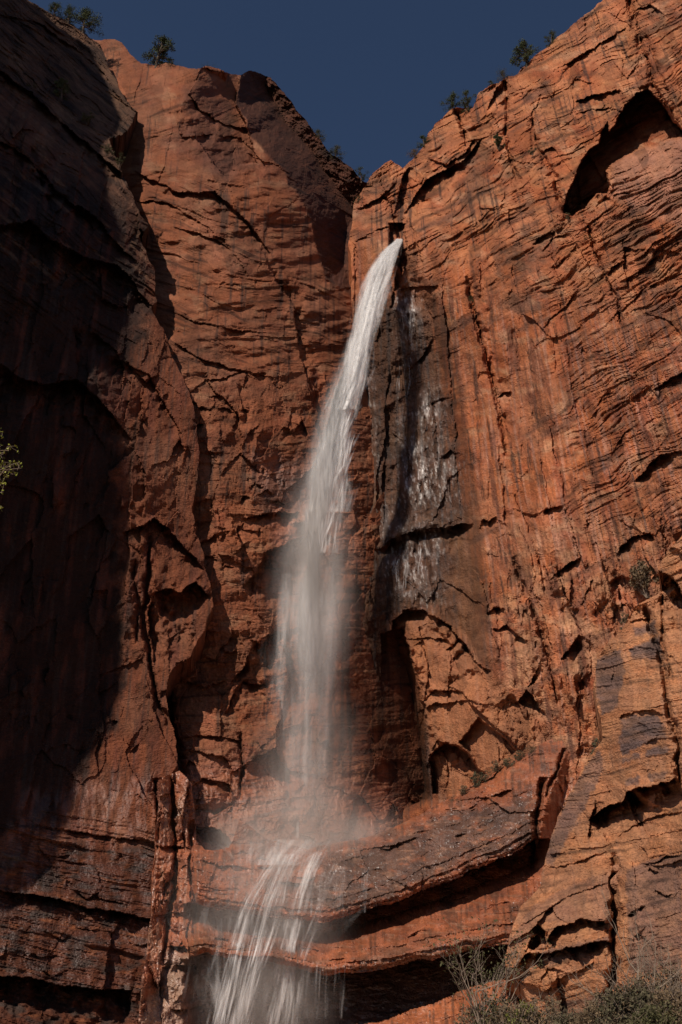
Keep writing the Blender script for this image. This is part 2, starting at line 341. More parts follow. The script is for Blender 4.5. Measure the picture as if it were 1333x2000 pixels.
# ================================================================ BACK CLIFF (butte and wall left of the fall)
BP = [(120, 60), (196, 84), (208, 80), (222, 78), (240, 84), (258, 108), (276, 124), (300, 128), (322, 121), (345, 128), (372, 134), (392, 137), (404, 130), (430, 134), (450, 146), (470, 148), (488, 139), (510, 142), (528, 152), (548, 174),
      (570, 200), (598, 236), (620, 262), (640, 290), (655, 304), (676, 320), (694, 334), (712, 352), (760, 380), (840, 440), (860, 700), (860, 1700), (700, 1900), (240, 1900), (240, 1400), (200, 1000), (120, 600)]
BC = [(205, 80, 162), (240, 84, 160), (258, 170, 150), (235, 262, 146), (300, 130, 156), (345, 135, 152), (392, 140, 147), (370, 180, 145), (290, 280, 142), (460, 148, 166), (520, 150, 168), (600, 240, 168), (655, 305, 170), (712, 352, 172), (480, 240, 150), (520, 300, 143), (560, 370, 141), (640, 380, 155),
      (600, 430, 143), (612, 520, 142), (690, 450, 160), (300, 450, 137), (450, 450, 133), (540, 450, 136), (320, 700, 123), (450, 700, 127), (600, 700, 132), (690, 700, 142), (640, 560, 140), (690, 560, 150),
      (400, 1000, 119.5), (580, 1000, 125), (700, 1000, 133), (420, 1200, 118.5), (560, 1200, 123.5), (690, 1200, 130), (330, 1500, 116), (500, 1500, 118.5), (700, 1500, 124), (800, 1540, 132), (400, 1800, 112), (700, 1800, 116), (150, 600, 150), (150, 1200, 140), (850, 700, 160), (850, 1300, 145)]
B = Mass(BP, BC, 200, rough=4.5)
fac = ss(470, 620, B.PY); fade = ss(690, 780, B.PY)
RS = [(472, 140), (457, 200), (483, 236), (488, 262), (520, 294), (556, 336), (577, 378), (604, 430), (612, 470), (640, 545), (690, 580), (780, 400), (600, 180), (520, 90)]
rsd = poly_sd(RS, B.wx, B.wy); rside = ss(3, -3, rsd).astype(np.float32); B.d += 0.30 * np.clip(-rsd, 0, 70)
bedding(B, 22, 11, 0.32, ss(330, 250, B.PY) * (1 - rside), 20, 1); bedding(B, -14, 14, 0.32, ss(250, 420, B.PY) * (1 - fade) * (1 - rside), 24, 5)
bedding(B, -30, 10, 0.5, rside, 10, 9)
bedding(B, 4, 19, 0.20, fade, 14, 13)
rock_detail(B, 0.5, 0.25, 0.06, mask=(0.55 + 0.5 * rside) * (1 - fade)); rock_detail(B, 1.1, 0.75, 0.22, mask=fade, ax=1.0, ay=0.9)
B.sink([(390, 136), (374, 178), (358, 200), (345, 235), (350, 262), (385, 264), (402, 296), (440, 345), (470, 322), (500, 318), (490, 262), (460, 205), (468, 146)], 4.0, 2, 3.6, 0.4)
B.d += (1.3 * fbm((B.PX * .97 - B.PY * .2) / 170, (B.PY * .97 + B.PX * .2) / 44, 331, 3) + .5 * fbm(B.PX / 70, B.PY / 20, 332, 3)) * (1 - rside) * (1 - .6 * fade)
B.step([(520, 250), (440, 246), (395, 215), (372, 180), (392, 140)][::-1], 1.3, 50, 0.1)
B.step([(345, 270), (420, 262), (470, 270), (500, 300), (540, 340)], 0.8, 40)
B.step([(260, 330), (340, 372), (420, 378), (470, 420), (505, 462), (530, 500)], 1.5, 24, up=0.25)
B.step([(265, 392), (330, 395), (380, 425), (420, 455)], 1.1, 16)
B.step([(335, 442), (385, 455), (430, 470), (455, 490), (478, 520), (490, 545)], 0.9, 12)
B.step([(415, 458), (440, 468), (462, 492), (470, 525)], 0.6, 10)
B.step([(505, 480), (520, 510), (545, 560), (570, 600), (580, 640), (590, 700), (610, 760), (625, 830)][::-1], 1.6, 26)
B.step([(330, 600), (380, 625), (440, 640), (520, 650)], 0.7, 30)
B.step([(345, 670), (400, 700), (450, 722), (520, 728)], 1.1, 16)
B.step([(480, 300), (540, 320), (570, 345)], 1.0, 30)
B.step([(360, 770), (400, 745), (440, 742), (480, 726), (520, 735)], 0.8, 12)
B.step([(478, 830), (470, 780), (462, 745)], 0.8, 16)
B.step([(470, 1010), (520, 1000), (560, 1003), (588, 1000)], 2.0, 22, up=0.2)
B.step([(385, 1060), (430, 1040), (470, 1030), (520, 1045)], 1.2, 14)
B.step([(475, 1150), (500, 1120), (520, 1080), (560, 1060), (600, 1040), (650, 1045)], 3.0, 60, up=0.1)
B.step([(450, 1340), (480, 1300), (490, 1265), (520, 1240), (560, 1235)], 2.2, 40)
B.step([(380, 1275), (420, 1290), (440, 1260), (452, 1230)], 1.0, 20)
B.step([(440, 1400), (455, 1350), (480, 1330), (530, 1335)], 2.0, 26)
B.step([(350, 1330), (400, 1345), (440, 1330)], 0.8, 16)
B.step([(352, 1440), (420, 1435), (470, 1445), (475, 1500)], 1.0, 14)
B.step([(330, 1580), (330, 1500), (320, 1400), (312, 1320)], 0.9, 20)
B.groove([(312, 1240), (322, 1330), (342, 1420), (356, 1490), (362, 1520)], 3.0, 6)
B.groove([(470, 1430), (474, 1500), (468, 1560)], 1.2, 3)
B.sink([(378, 1622), (402, 1616), (430, 1622), (450, 1644), (446, 1652), (418, 1652), (392, 1646)], 6.0, 3)       # eye shaped cave
B.step([(365, 1540), (400, 1520), (450, 1530), (455, 1570), (420, 1590), (380, 1580)], 1.2, 18)
for x0, y0 in ((372, 788), (400, 800), (420, 780), (380, 830), (440, 800), (500, 950), (520, 965), (480, 975), (540, 980), (410, 1090), (440, 1110), (400, 1140)):
    r = random.Random(x0 * y0); B.step([(x0 - 14, y0 + r.uniform(-4, 6)), (x0, y0 - r.uniform(2, 8)), (x0 + 16, y0 + r.uniform(-4, 6))], r.uniform(.6, 1.2), 9)
n1 = fbm(B.q / 30, B.PY / 260, 311, 4); n2 = fbm(B.PX / 120, B.PY / 110, 312, 4); n3 = fbm(B.q / 6, B.PY / 150, 313, 3)
B.paint(np.ones_like(B.sd), (0.25, 0.082, 0.036)); B.paint(ss(-.3, .4, n2), (0.26, 0.105, 0.056), .8)
B.paint(ss(-.1, .6, n1) * ss(-.2, .4, n3), (0.22, 0.065, 0.03), .6)
B.paint(ss(.08, .5, fbm(B.PX / 46, B.PY / 40, B.seed + 91, 5, .6)), (0.19, 0.05, 0.022), .55); B.paint(ss(.12, .5, fbm(B.PX / 60, B.PY / 34, B.seed + 92, 5, .6)), (0.31, 0.155, 0.085), .6)
B.paint(ss(.22, .5, fbm(B.q / 12, B.PY / 170, B.seed + 93, 5, .65) + .3 * fbm(B.PX / 120, B.PY / 120, B.seed + 94, 3)), (0.07, 0.035, 0.025), .8)
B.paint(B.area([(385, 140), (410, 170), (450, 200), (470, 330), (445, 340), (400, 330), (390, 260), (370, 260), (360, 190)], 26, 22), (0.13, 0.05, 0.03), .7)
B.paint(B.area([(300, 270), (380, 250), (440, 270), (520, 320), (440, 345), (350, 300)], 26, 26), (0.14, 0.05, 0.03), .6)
B.paint(rside, (0.062, 0.020, 0.010), .92); B.paint(rside * ss(.1, .5, fbm(B.PX / 60, (B.PY + .5 * B.PX) / 12, 317, 4)), (0.15, 0.05, 0.025), .6)  # shade of the butte's right side painted into the rock colour
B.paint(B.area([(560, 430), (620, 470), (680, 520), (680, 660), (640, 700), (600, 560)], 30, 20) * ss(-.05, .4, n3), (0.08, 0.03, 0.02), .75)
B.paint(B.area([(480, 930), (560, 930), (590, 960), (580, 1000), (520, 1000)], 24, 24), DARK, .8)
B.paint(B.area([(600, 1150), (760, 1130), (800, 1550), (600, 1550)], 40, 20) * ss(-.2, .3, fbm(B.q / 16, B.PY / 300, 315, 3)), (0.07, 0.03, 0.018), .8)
B.wet += 0.8 * B.area([(330, 1500), (480, 1480), (760, 1540), (760, 1800), (330, 1800)], 60, 40) + 0.7 * B.area([(500, 900), (640, 900), (700, 1100), (540, 1060)], 50, 40)
B.paint(B.wet > 0.2, (0.30, 0.10, 0.05), .3)
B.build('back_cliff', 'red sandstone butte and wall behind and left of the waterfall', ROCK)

# ================================================================ RIGHT CLIFF
CP = [(1190, -160), (1182, 0), (1160, 20), (1128, 38), (1110, 52), (1090, 72), (1070, 90), (1045, 110), (1020, 134), (1008, 146), (988, 150), (962, 164), (940, 180), (926, 214), (905, 214), (888, 210), (868, 222), (850, 240), (838, 262), (830, 282), (800, 316),
      (785, 330), (776, 318), (766, 311), (752, 318), (735, 334), (716, 356), (702, 376), (692, 402), (690, 436), (682, 472), (688, 530), (690, 560), (692, 640), (700, 700), (690, 800), (680, 900), (676, 1000), (684, 1120), (700, 1180), (722, 1300), (744, 1420), (768, 1560),
      (700, 1640), (700, 1720), (1700, 1800), (1700, -160)]
CC = [(1190, 0, 135), (1333, 0, 113), (1480, 0, 95), (1110, 50, 137), (1015, 135, 141), (925, 215, 145), (850, 240, 148), (800, 315, 150), (760, 312, 148), (700, 380, 148), (690, 500, 143), (780, 480, 135), (740, 470, 137), (900, 400, 131),
      (1100, 300, 116), (1333, 300, 98), (1480, 300, 86), (700, 700, 142), (690, 1000, 138), (700, 1250, 133), (770, 1560, 131), (820, 700, 133), (900, 700, 126), (1100, 700, 109), (1333, 700, 92), (1480, 700, 82), (800, 1000, 131), (900, 1000, 121),
      (1100, 1000, 103), (1333, 1000, 88), (820, 1300, 128), (900, 1300, 116), (1100, 1300, 100), (1250, 1300, 93), (1333, 1300, 88), (1480, 1300, 80), (780, 1450, 132), (860, 1500, 121), (940, 1500, 112), (1080, 1440, 103), (1200, 1500, 95), (1480, 1700, 80), (1700, 0, 84), (1700, 700, 74), (1700, 1600, 72)]
C = Mass(CP, CC, 400, rough=4.5, vp=-1400)
upz = ss(640, 420, C.PY - 0.25 * (C.PX - 900)); botz = ss(960, 1120, C.PY) * ss(935, 1010, C.PX)
rz = ss(1050, 1160, C.PX) * ss(420, 520, C.PY) * (1 - botz)
slab = C.area([(1195, 322), (1340, 262), (1520, 250), (1520, 420), (1333, 445), (1250, 410), (1195, 385)], 20, 10)
amph = C.area([(780, 1200), (850, 1195), (930, 1290), (1000, 1350), (1085, 1430), (1000, 1500), (860, 1560), (830, 1400)], 30, 14)
wall0 = ss(20, -20, poly_sd([(690, 600), (780, 500), (850, 600), (890, 800), (925, 1020), (945, 1200), (930, 1290), (850, 1195), (770, 1220), (830, 1400), (850, 1560), (760, 1580), (690, 1300), (680, 900)], C.PX, C.PY))
bedding(C, 30, 15, 0.58, upz * (1 - slab), 22, 1); bedding(C, 34, 13, 0.30, (1 - upz) * (1 - botz) * (0.2 + 0.8 * rz) * (1 - .8 * wall0) * (1 - amph) * (1 - slab), 26, 5)
bedding(C, 24, 10, 0.30, ss(960, 860, C.PX) * ss(560, 660, C.PY) * ss(1260, 1180, C.PY) * (1 - .45 * wall0), 16, 9)
rock_detail(C, 1.0, 0.30, 0.08, mask=(upz * 0.8 + 0.25 + .5 * wall0) * (1 - slab) * (1 - .6 * amph)); rock_detail(C, 0.9, 0.5, 0.12, mask=(1 - upz) * (1 - botz) * 0.62 * (1 - .7 * wall0) * (1 - .8 * amph), ax=0.75, ay=2.6)
rock_detail(C, 1.2, 1.0, 0.22, mask=botz, ax=0.6, ay=1.5); rock_detail(C, 1.0, 0.7, 0.1, mask=amph * .8, ax=1.5, ay=0.9)
bedding(C, 31, 40, 1.1, upz, 30, 13); bedding(C, 27, 60, 0.9, (1 - upz) * (1 - botz) * (.25 + .75 * rz) * (1 - wall0) * (1 - amph), 30, 17)
C.d += wall0 * np.clip(.046 * (C.PX - 735), 0, 7.0)
C.d += 1.5 * fbm(C.q / 60, C.PY / 260, 431, 5, .55) * (1 - upz) + 1.3 * fbm((C.PX + C.PY * .5) / 160, (C.PY + C.PX * .5) / 55, 432, 4) * upz
# the big roofed alcove
C.sink([(1096, 414), (1108, 376), (1128, 338), (1150, 296), (1166, 284), (1172, 262), (1184, 240), (1190, 262), (1206, 236), (1222, 205), (1244, 186), (1268, 176), (1290, 205), (1316, 240), (1340, 264), (1290, 280), (1256, 290), (1222, 303), (1196, 322), (1182, 334), (1190, 360), (1186, 378), (1164, 380), (1142, 408), (1120, 420)], 13.0, 3)
C.step([(1340, 262), (1318, 235), (1292, 195), (1275, 160)][::-1], 2.0, 30, 0.05); C.blob(1262, 330, 120, 60, -2.2, -20)
C.step([(1340, 262), (1318, 235), (1292, 195), (1275, 160), (1262, 110), (1250, 62), (1240, -20)], 1.8, 18, 0.05)
C.groove([(1232, -20), (1246, 60), (1262, 110), (1276, 165), (1300, 215), (1338, 266)], 3.0, 5)
C.groove([(1262, 60), (1285, 130), (1320, 230)], 1.2, 2.5)
C.step([(1125, 198), (1150, 186), (1180, 178), (1210, 176)], 2.6, 16, up=0.3)
C.step([(1120, 222), (1150, 214), (1178, 210), (1200, 206)], 1.2, 12); C.step([(1170, 226), (1200, 210), (1230, 222)], 0.9, 12)
C.step([(1236, 40), (1245, 22), (1270, 10), (1300, 30)], 2.2, 20)
C.step([(1080, 142), (1120, 115), (1160, 92), (1228, 52)], 1.6, 14, up=0.2)
C.step([(960, 210), (985, 195), (1060, 150)], 0.7, 10)
C.groove([(988, 152), (992, 200), (990, 250), (998, 300), (1006, 340), (1020, 360)], 2.6, 3)
C.step([(950, 215), (962, 185), (985, 156)], 4.0, 26)
C.groove([(960, 240), (964, 270), (968, 320)], 1.0, 2.5); C.groove([(1036, 230), (1042, 270), (1058, 300), (1080, 350), (1096, 400), (1106, 430)], 2.6, 5)
C.step([(1058, 302), (1066, 290), (1080, 286), (1088, 300)], 2.0, 14)
C.groove([(890, 214), (900, 245), (905, 275)], 2.0, 3)
C.step([(838, 310), (870, 322), (905, 300), (925, 270)], 3.0, 34); C.step([(790, 420), (810, 380), (836, 350), (880, 328), (915, 300), (940, 270)], 4.2, 40, up=0.3)
C.step([(770, 420), (776, 380), (790, 340), (800, 325)], 4.5, 30)
C.step([(905, 290), (900, 250), (890, 214)], 3.0, 30); C.step([(1262, 60), (1255, 130), (1240, 186)], 1.5, 40)
C.step([(700, 410), (740, 385), (775, 352)], 1.4, 14, up=0.3); C.step([(688, 470), (730, 452), (770, 440)], 1.0, 14)
C.step([(740, 380), (764, 400), (772, 440), (778, 470)][::-1], 2.2, 22)
C.step([(800, 420), (812, 470), (826, 520), (826, 562)], 1.0, 20)
C.step([(778, 585), (790, 560), (826, 560), (856, 556)], 1.8, 20); C.step([(764, 600), (772, 545), (782, 500)], 2.6, 26)
C.step([(1040, 480), (1060, 460), (1100, 440)], 1.7, 12); C.step([(1060, 492), (1085, 462), (1112, 450)], 1.1, 12)
C.step([(1130, 400), (1150, 385), (1180, 378), (1195, 390)], 1.4, 14)
C.step([(1196, 380), (1220, 372), (1240, 378)], 1.2, 12)
C.groove([(1140, 430), (1152, 470), (1170, 510), (1200, 570), (1215, 640)], 1.5, 2.5)
C.step([(1190, 540), (1200, 520), (1225, 508)], 1.5, 12); C.step([(1250, 530), (1270, 505), (1290, 500)], 1.2, 12); C.step([(1080, 530), (1110, 500), (1130, 470)], .8, 14)
C.step([(985, 850), (975, 790), (955, 720), (937, 650), (920, 580), (918, 545)], 1.7, 26, 0.12)
C.groove([(916, 540), (922, 600), (938, 660), (960, 740), (974, 800), (984, 850), (990, 900)], 1.6, 3.5)
C.step([(972, 780), (985, 768), (1000, 765)], 1.8, 12)
C.step([(990, 1060), (985, 980), (975, 900), (972, 850)], 0.8, 40); C.step([(1075, 1180), (1040, 1060), (1010, 980), (998, 940)], 0.9, 30)
C.step([(1130, 1100), (1110, 1040), (1100, 960), (1080, 880), (1070, 800)], 0.8, 40); C.step([(900, 1000), (890, 900), (880, 780), (876, 640)], 0.9, 40)
C.step([(1170, 1000), (1150, 900), (1120, 780), (1100, 640), (1096, 560)], 0.5, 60)
C.step([(1000, 990), (1020, 998), (1040, 1004), (1075, 992)], 0.6, 14)
C.step([(1060, 1000), (1090, 990), (1100, 985)], 2.0, 16); C.step([(945, 1012), (958, 1018), (975, 1005)], 2.6, 26)
C.step([(1310, 1060), (1240, 940), (1262, 920), (1290, 890), (1333, 876)][1:], 2.2, 22, up=0.2)
C.step([(1280, 760), (1310, 735), (1345, 720)], 2.0, 20); C.step([(1200, 1080), (1230, 1050), (1270, 1040), (1280, 1060)], 2.2, 16)
C.step([(1150, 820), (1180, 770), (1210, 760)], .7, 16); C.step([(1200, 880), (1215, 850), (1245, 830)], .6, 16)
C.step([(1175, 640), (1215, 600), (1260, 560), (1340, 530)], .8, 18); C.step([(1060, 640), (1110, 600), (1130, 560)], .7, 16)
C.sink([(764, 436), (792, 440), (796, 500), (786, 540), (770, 500), (766, 470)], 4.0, 3)
# wet hollow wall right of the fall
C.step([(742, 1074), (760, 1052), (800, 1040), (846, 1030), (920, 1024)], 2.8, 46, 0.1, up=0.45)
C.step([(838, 800), (858, 780), (880, 775)], 1.2, 14); C.step([(850, 900), (880, 880), (905, 885)], 1.2, 14)
C.step([(784, 700), (800, 720), (830, 690), (850, 660)], 0.9, 14); C.step([(700, 930), (706, 800), (716, 700)], 1.6, 30)
C.step([(748, 1040), (744, 940), (752, 830), (762, 720)], 1.3, 30)
C.step([(756, 1260), (764, 1214), (790, 1190), (830, 1192), (868, 1214), (905, 1250), (930, 1290), (960, 1310)], 3.4, 90, 0.08, up=0.1)
C.step([(872, 1270), (888, 1262), (900, 1246)], 1.4, 16); C.step([(872, 1400), (876, 1330), (880, 1262)], 0.7, 40)
C.step([(826, 1372), (840, 1352), (866, 1346), (900, 1350)], 2.0, 26); C.step([(1018, 1466), (960, 1410), (905, 1352), (870, 1336)], -1.6, 40)
C.step([(842, 1470), (850, 1445), (880, 1452), (910, 1470), (946, 1510)], 2.4, 40)
C.step([(842, 1540), (830, 1440), (822, 1340), (800, 1270), (780, 1230)], -2.4, 34)
C.step([(1000, 1356), (1012, 1375), (1028, 1345), (1040, 1356), (1070, 1400)], 2.4, 30)
C.step([(950, 1200), (965, 1188), (990, 1190)], 1.8, 14); C.step([(962, 1230), (990, 1222), (1010, 1240), (1034, 1250)], 2.2, 20)
C.step([(1095, 1290), (1120, 1260), (1132, 1240)], 3.0, 22); C.step([(1085, 1120), (1110, 1100), (1132, 1090)], 2.4, 16)
C.groove([(1000, 1090), (1040, 1180), (1070, 1280), (1090, 1380)], 1.6, 4)
C.sink([(746, 1240), (784, 1226), (808, 1300), (828, 1400), (848, 1560), (776, 1578), (762, 1450)], 7.0, 5); C.sink([(842, 1474), (870, 1450), (905, 1464), (948, 1514), (900, 1552), (850, 1552)], 4.5, 5); C.sink([(938, 1402), (1010, 1466), (1002, 1482), (940, 1500), (900, 1450)], 2.6, 4)
C.sink([(1190, 1140), (1215, 1125), (1240, 1130), (1232, 1168), (1200, 1170)], 1.6, 8)
n1 = fbm(C.q / 34, C.PY / 300, 411, 4); n2 = fbm(C.PX / 140, C.PY / 120, 412, 4); n3 = fbm(C.q / 7, C.PY / 190, 413, 3); n4 = fbm(C.PX / 70, C.PY / 40, 414, 5)
C.paint(np.ones_like(C.sd), (0.40, 0.125, 0.048)); C.paint(ss(-.3, .4, n2), (0.43, 0.172, 0.085), .7)
C.paint(upz * ss(-.2, .3, n4), (0.47, 0.19, 0.085), .8)
C.paint(ss(0, .5, n1) * (1 - upz), (0.30, 0.09, 0.045), .7); C.paint(ss(.05, .45, n3) * (1 - upz), (0.46, 0.25, 0.18), .55)
C.paint(botz * ss(-.3, .4, n4), (0.47, 0.25, 0.14), .75)
for pts, k in (([(1000, 440), (1080, 460), (1120, 500), (1080, 600), (1000, 640), (980, 560)], .7), ([(860, 280), (980, 300), (1000, 370), (900, 400)], .55), ([(1200, 360), (1333, 330), (1333, 520), (1200, 520)], .5),
               ([(1180, 580), (1333, 560), (1333, 760), (1280, 740)], .45), ([(700, 350), (770, 330), (775, 470), (690, 460)], .5), ([(1060, 230), (1110, 240), (1110, 290), (1060, 280)], .5), ([(1140, 560), (1200, 640), (1180, 760), (1100, 700)], .4)):
    C.paint(C.area(pts, 40, 46, 34) * ss(-.25, .15, n4), (0.12, 0.065, 0.045), k)
C.paint(ss(.08, .5, fbm(C.PX / 46, C.PY / 40, C.seed + 91, 5, .6)), (0.30, 0.075, 0.03), .55); C.paint(ss(.12, .5, fbm(C.PX / 60, C.PY / 34, C.seed + 92, 5, .6)), (0.48, 0.255, 0.145), .6)
C.paint(ss(.22, .5, fbm(C.q / 12, C.PY / 170, C.seed + 93, 5, .65) + .3 * fbm(C.PX / 120, C.PY / 120, C.seed + 94, 3)), (0.07, 0.035, 0.025), .8)
st = fbm(C.q / 18, C.PY / 210, 421, 5, .6); st2 = fbm(C.q / 9, C.PY / 120, 422, 4, .6)
C.paint(ss(.12, .5, st + .35 * n4) * (1 - upz), (0.17, 0.062, 0.036), .8); C.paint(ss(.15, .55, fbm((C.PX * .87 - C.PY * .5) / 150, (C.PY * .87 + C.PX * .5) / 34, 423, 5, .6)), (0.15, 0.066, 0.042), .75)
C.paint(ss(.2, .5, st2) * (1 - upz) * rz, (0.30, 0.19, 0.16), .5)
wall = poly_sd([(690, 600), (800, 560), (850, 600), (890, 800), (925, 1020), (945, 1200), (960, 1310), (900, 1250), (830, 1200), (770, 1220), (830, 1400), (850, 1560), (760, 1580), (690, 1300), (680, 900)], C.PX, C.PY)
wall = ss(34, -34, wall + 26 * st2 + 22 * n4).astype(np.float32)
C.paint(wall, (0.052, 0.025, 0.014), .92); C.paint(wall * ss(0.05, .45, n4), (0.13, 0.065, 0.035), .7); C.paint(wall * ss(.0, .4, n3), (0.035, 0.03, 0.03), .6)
C.paint(slab, (0.42, 0.20, 0.13), .7); C.paint(amph, (0.34, 0.145, 0.07), .75)
C.paint(C.area([(880, 1040), (925, 1030), (960, 1300), (880, 1230)], 40, 30), (0.22, 0.095, 0.045), .55)
wn_ = fbm(C.wx / 9, C.wy / 14, 417, 4, .6); C.d += wall * (0.22 * wn_ + 0.5 * fbm(C.wx / 34, C.wy / 30, 418, 4)); gl = 0
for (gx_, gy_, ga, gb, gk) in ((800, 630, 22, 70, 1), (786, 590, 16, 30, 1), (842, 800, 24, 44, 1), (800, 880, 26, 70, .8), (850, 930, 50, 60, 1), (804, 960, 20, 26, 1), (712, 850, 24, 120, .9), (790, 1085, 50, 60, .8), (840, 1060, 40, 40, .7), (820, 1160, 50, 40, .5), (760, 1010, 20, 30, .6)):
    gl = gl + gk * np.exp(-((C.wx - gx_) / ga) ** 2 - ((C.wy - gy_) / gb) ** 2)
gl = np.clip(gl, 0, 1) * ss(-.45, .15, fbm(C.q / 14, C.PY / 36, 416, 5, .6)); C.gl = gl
C.d -= 0.5 * gl * (1 + fbm(C.wx / 16, C.wy / 20, 419, 3)); C.wet += wall * (0.05 + 1.0 * gl)
bl = C.d.copy()
for r_ in range(4):
    for ax_ in (0, 1): bl = (bl + np.roll(bl, 1, ax_) + np.roll(bl, -1, ax_) + np.roll(bl, 2, ax_) + np.roll(bl, -2, ax_)) / 5
C.d = C.d + (bl - C.d) * .8 * np.clip(gl * 1.4, 0, 1)
C.paint(C.area([(780, 480), (850, 500), (880, 700), (860, 640), (790, 600)], 20, 20), (0.20, 0.09, 0.05), .5)
C.paint(gl * ss(.1, .45, fbm(C.q / 5, C.PY / 16, 424, 4, .65)), (0.55, 0.50, 0.47), .8); C.paint(wall * ss(.1, .5, fbm((C.PX * .9 - C.PY * .4) / 60, (C.PY * .9 + C.PX * .4) / 7, 425, 4, .6)), (0.15, 0.07, 0.04), .5)  # pale patches paint sun glare into the wet wall's colour
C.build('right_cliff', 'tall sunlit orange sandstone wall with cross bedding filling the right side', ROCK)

# ================================================================ STEPPED ROCK LEDGES below the fall
DP = [(318, 1520), (350, 1506), (372, 1530), (384, 1592), (382, 1640), (400, 1660), (450, 1655), (470, 1600), (520, 1640), (600, 1658), (700, 1640), (790, 1606), (840, 1578), (900, 1552), (950, 1516), (1000, 1488), (1060, 1450), (1100, 1436), (1180, 1440), (1260, 1500), (1260, 2260), (270, 2260), (262, 2050), (280, 1900), (290, 1850), (300, 1700), (306, 1600)]
DC = [(330, 1520, 106), (380, 1600, 108), (560, 1650, 111), (700, 1640, 111), (850, 1575, 107), (1000, 1500, 104), (1100, 1450, 102), (1200, 1500, 98), (330, 1800, 103), (560, 1800, 106), (800, 1780, 103), (1000, 1700, 98), (1200, 1700, 92),
      (330, 2100, 98), (600, 2100, 100), (850, 2000, 97), (1000, 1950, 92), (1100, 2100, 82), (300, 1600, 104), (270, 2000, 99)]
D = Mass(DP, DC, 600, rough=3.5, depth=0.2)
xs_ = np.array([280, 380, 400, 540, 640, 760, 900, 1050, 1100, 1260.])
top = np.interp(D.wx, xs_, [1640, 1650, 1650, 1650, 1652, 1620, 1550, 1455, 1440, 1440])
l1 = np.interp(D.wx, xs_, [1765, 1765, 1772, 1792, 1800, 1765, 1712, 1642, 1640, 1640])
l2 = np.interp(D.wx, xs_, [1885, 1868, 1862, 1882, 1905, 1892, 1862, 1832, 1820, 1800])
l3 = np.interp(D.wx, xs_, [2060, 2040, 2030, 2020, 2012, 1990, 1935, 1890, 1900, 1900])
crk = ss(352, 392, D.PX + 6 * fbm(D.PX / 20, D.PY / 30, 61, 3)) * ss(1085, 1045, D.PX + 0.25 * (D.PY - 1640))
t1 = np.clip((D.wy - top) / (l1 - top), 0, 1); t2 = np.clip((D.wy - l1) / (l2 - l1), 0, 1); t3 = (D.wy - l2) / (l3 - l2)
pro = np.where(D.wy < l1, -4.2 * np.sqrt(np.clip(t1 * (1.9 - t1), 0, 1)) + 1.2 * ss(.86, 1, t1),
      np.where(D.wy < l2, 5.0 - 9.4 * np.clip((t2 - .2) / .6, 0, 1) ** .6 + 1.3 * ss(.84, 1, t2),
               np.where(D.wy < l3, 6.5 - 1.0 * t3, 1.0 - 2.0 * np.clip(t3 - 1, 0, 1))))
D.d += pro * crk
lam = crk * (ss(.62, .85, t1) * (D.wy < l1) + ss(.5, .75, t2) * (t2 < 1))
cB = D.wy - (l1 - 1780); cB = np.where(D.wy < l1, D.wy - l1, D.wy - l2)
D.d += 0.5 * lam * layers(cB / 7.0 + 3 + .6 * fbm(D.PX / 80, D.PY / 30, 62, 3), 63) + 0.16 * crk * layers(cB / 4.0 + 500, 64) * ss(-.2, .3, fbm(D.PX / 90, D.PY / 40, 65, 3))
D.d += 0.35 * fbm(D.wx / 60, D.wy / 25, 66, 6, .55) * (0.4 + crk) + 0.05 * fbm(D.wx / 6, D.wy / 6, 67, 3)
rock_detail(D, 1.3, 0.8, 0.3, mask=1 - crk, ax=0.4, ay=0.8)
rock_detail(D, 0.5, 0.12, 0.03, mask=crk * 0.8, ax=1.4, ay=0.5)
D.groove([(336, 1500), (340, 1600), (345, 1700), (330, 1800), (320, 1880)], 1.6, 4); D.groove([(378, 1600), (372, 1700), (384, 1760), (380, 1840)], 1.6, 4)
D.step([(300, 1650), (345, 1652), (372, 1655)], 1.4, 10)
D.step([(300, 1790), (340, 1782), (390, 1788)], 1.2, 10); D.step([(325, 1850), (360, 1846), (372, 1862)], 1.6, 9)
D.step([(345, 1884), (378, 1884), (390, 1900)], 2.0, 14); D.step([(330, 1968), (360, 1972), (400, 1960)], 1.4, 10)
D.step([(395, 1680), (420, 1688), (460, 1690), (500, 1700)], .7, 8); D.step([(920, 1710), (960, 1680), (1010, 1672), (1050, 1668)], 1.3, 20)
D.groove([(1060, 1520), (1048, 1580), (1050, 1640), (1040, 1700)], 2.4, 5); D.step([(960, 1560), (990, 1545), (1004, 1540)], 1.4, 12); D.groove([(1100, 1460), (1080, 1520), (1062, 1560)], 1.4, 3)
D.step([(1000, 1480), (960, 1520), (900, 1545)][::-1], .8, 12)
n2 = fbm(D.PX / 90, D.PY / 40, 612, 4); n3 = fbm(D.q / 6, D.PY / 90, 613, 4); n4 = fbm(D.PX / 50, D.PY / 18, 614, 5)
for k in range(26):
    r = random.Random(700 + k); x = r.uniform(400, 1030); f_ = r.choice([0, 1]); y = float(np.interp(x, xs_, [1640, 1650, 1650, 1650, 1652, 1620, 1550, 1455, 1440, 1440] if f_ == 0 else [1775, 1775, 1782, 1802, 1812, 1780, 1728, 1662, 1655, 1655])) + r.uniform(15, 80)
    L_ = r.uniform(18, 60); sl = -0.22 if x > 700 else 0.05
    D.step([(x, y), (x + L_ * .5, y + L_ * .5 * sl + r.uniform(-5, 5)), (x + L_, y + L_ * sl)], r.uniform(.3, .9), r.uniform(6, 14))
D.paint(np.ones_like(D.sd), (0.30, 0.092, 0.038)); D.paint(ss(-.2, .4, n4), (0.17, 0.052, 0.024), .7)
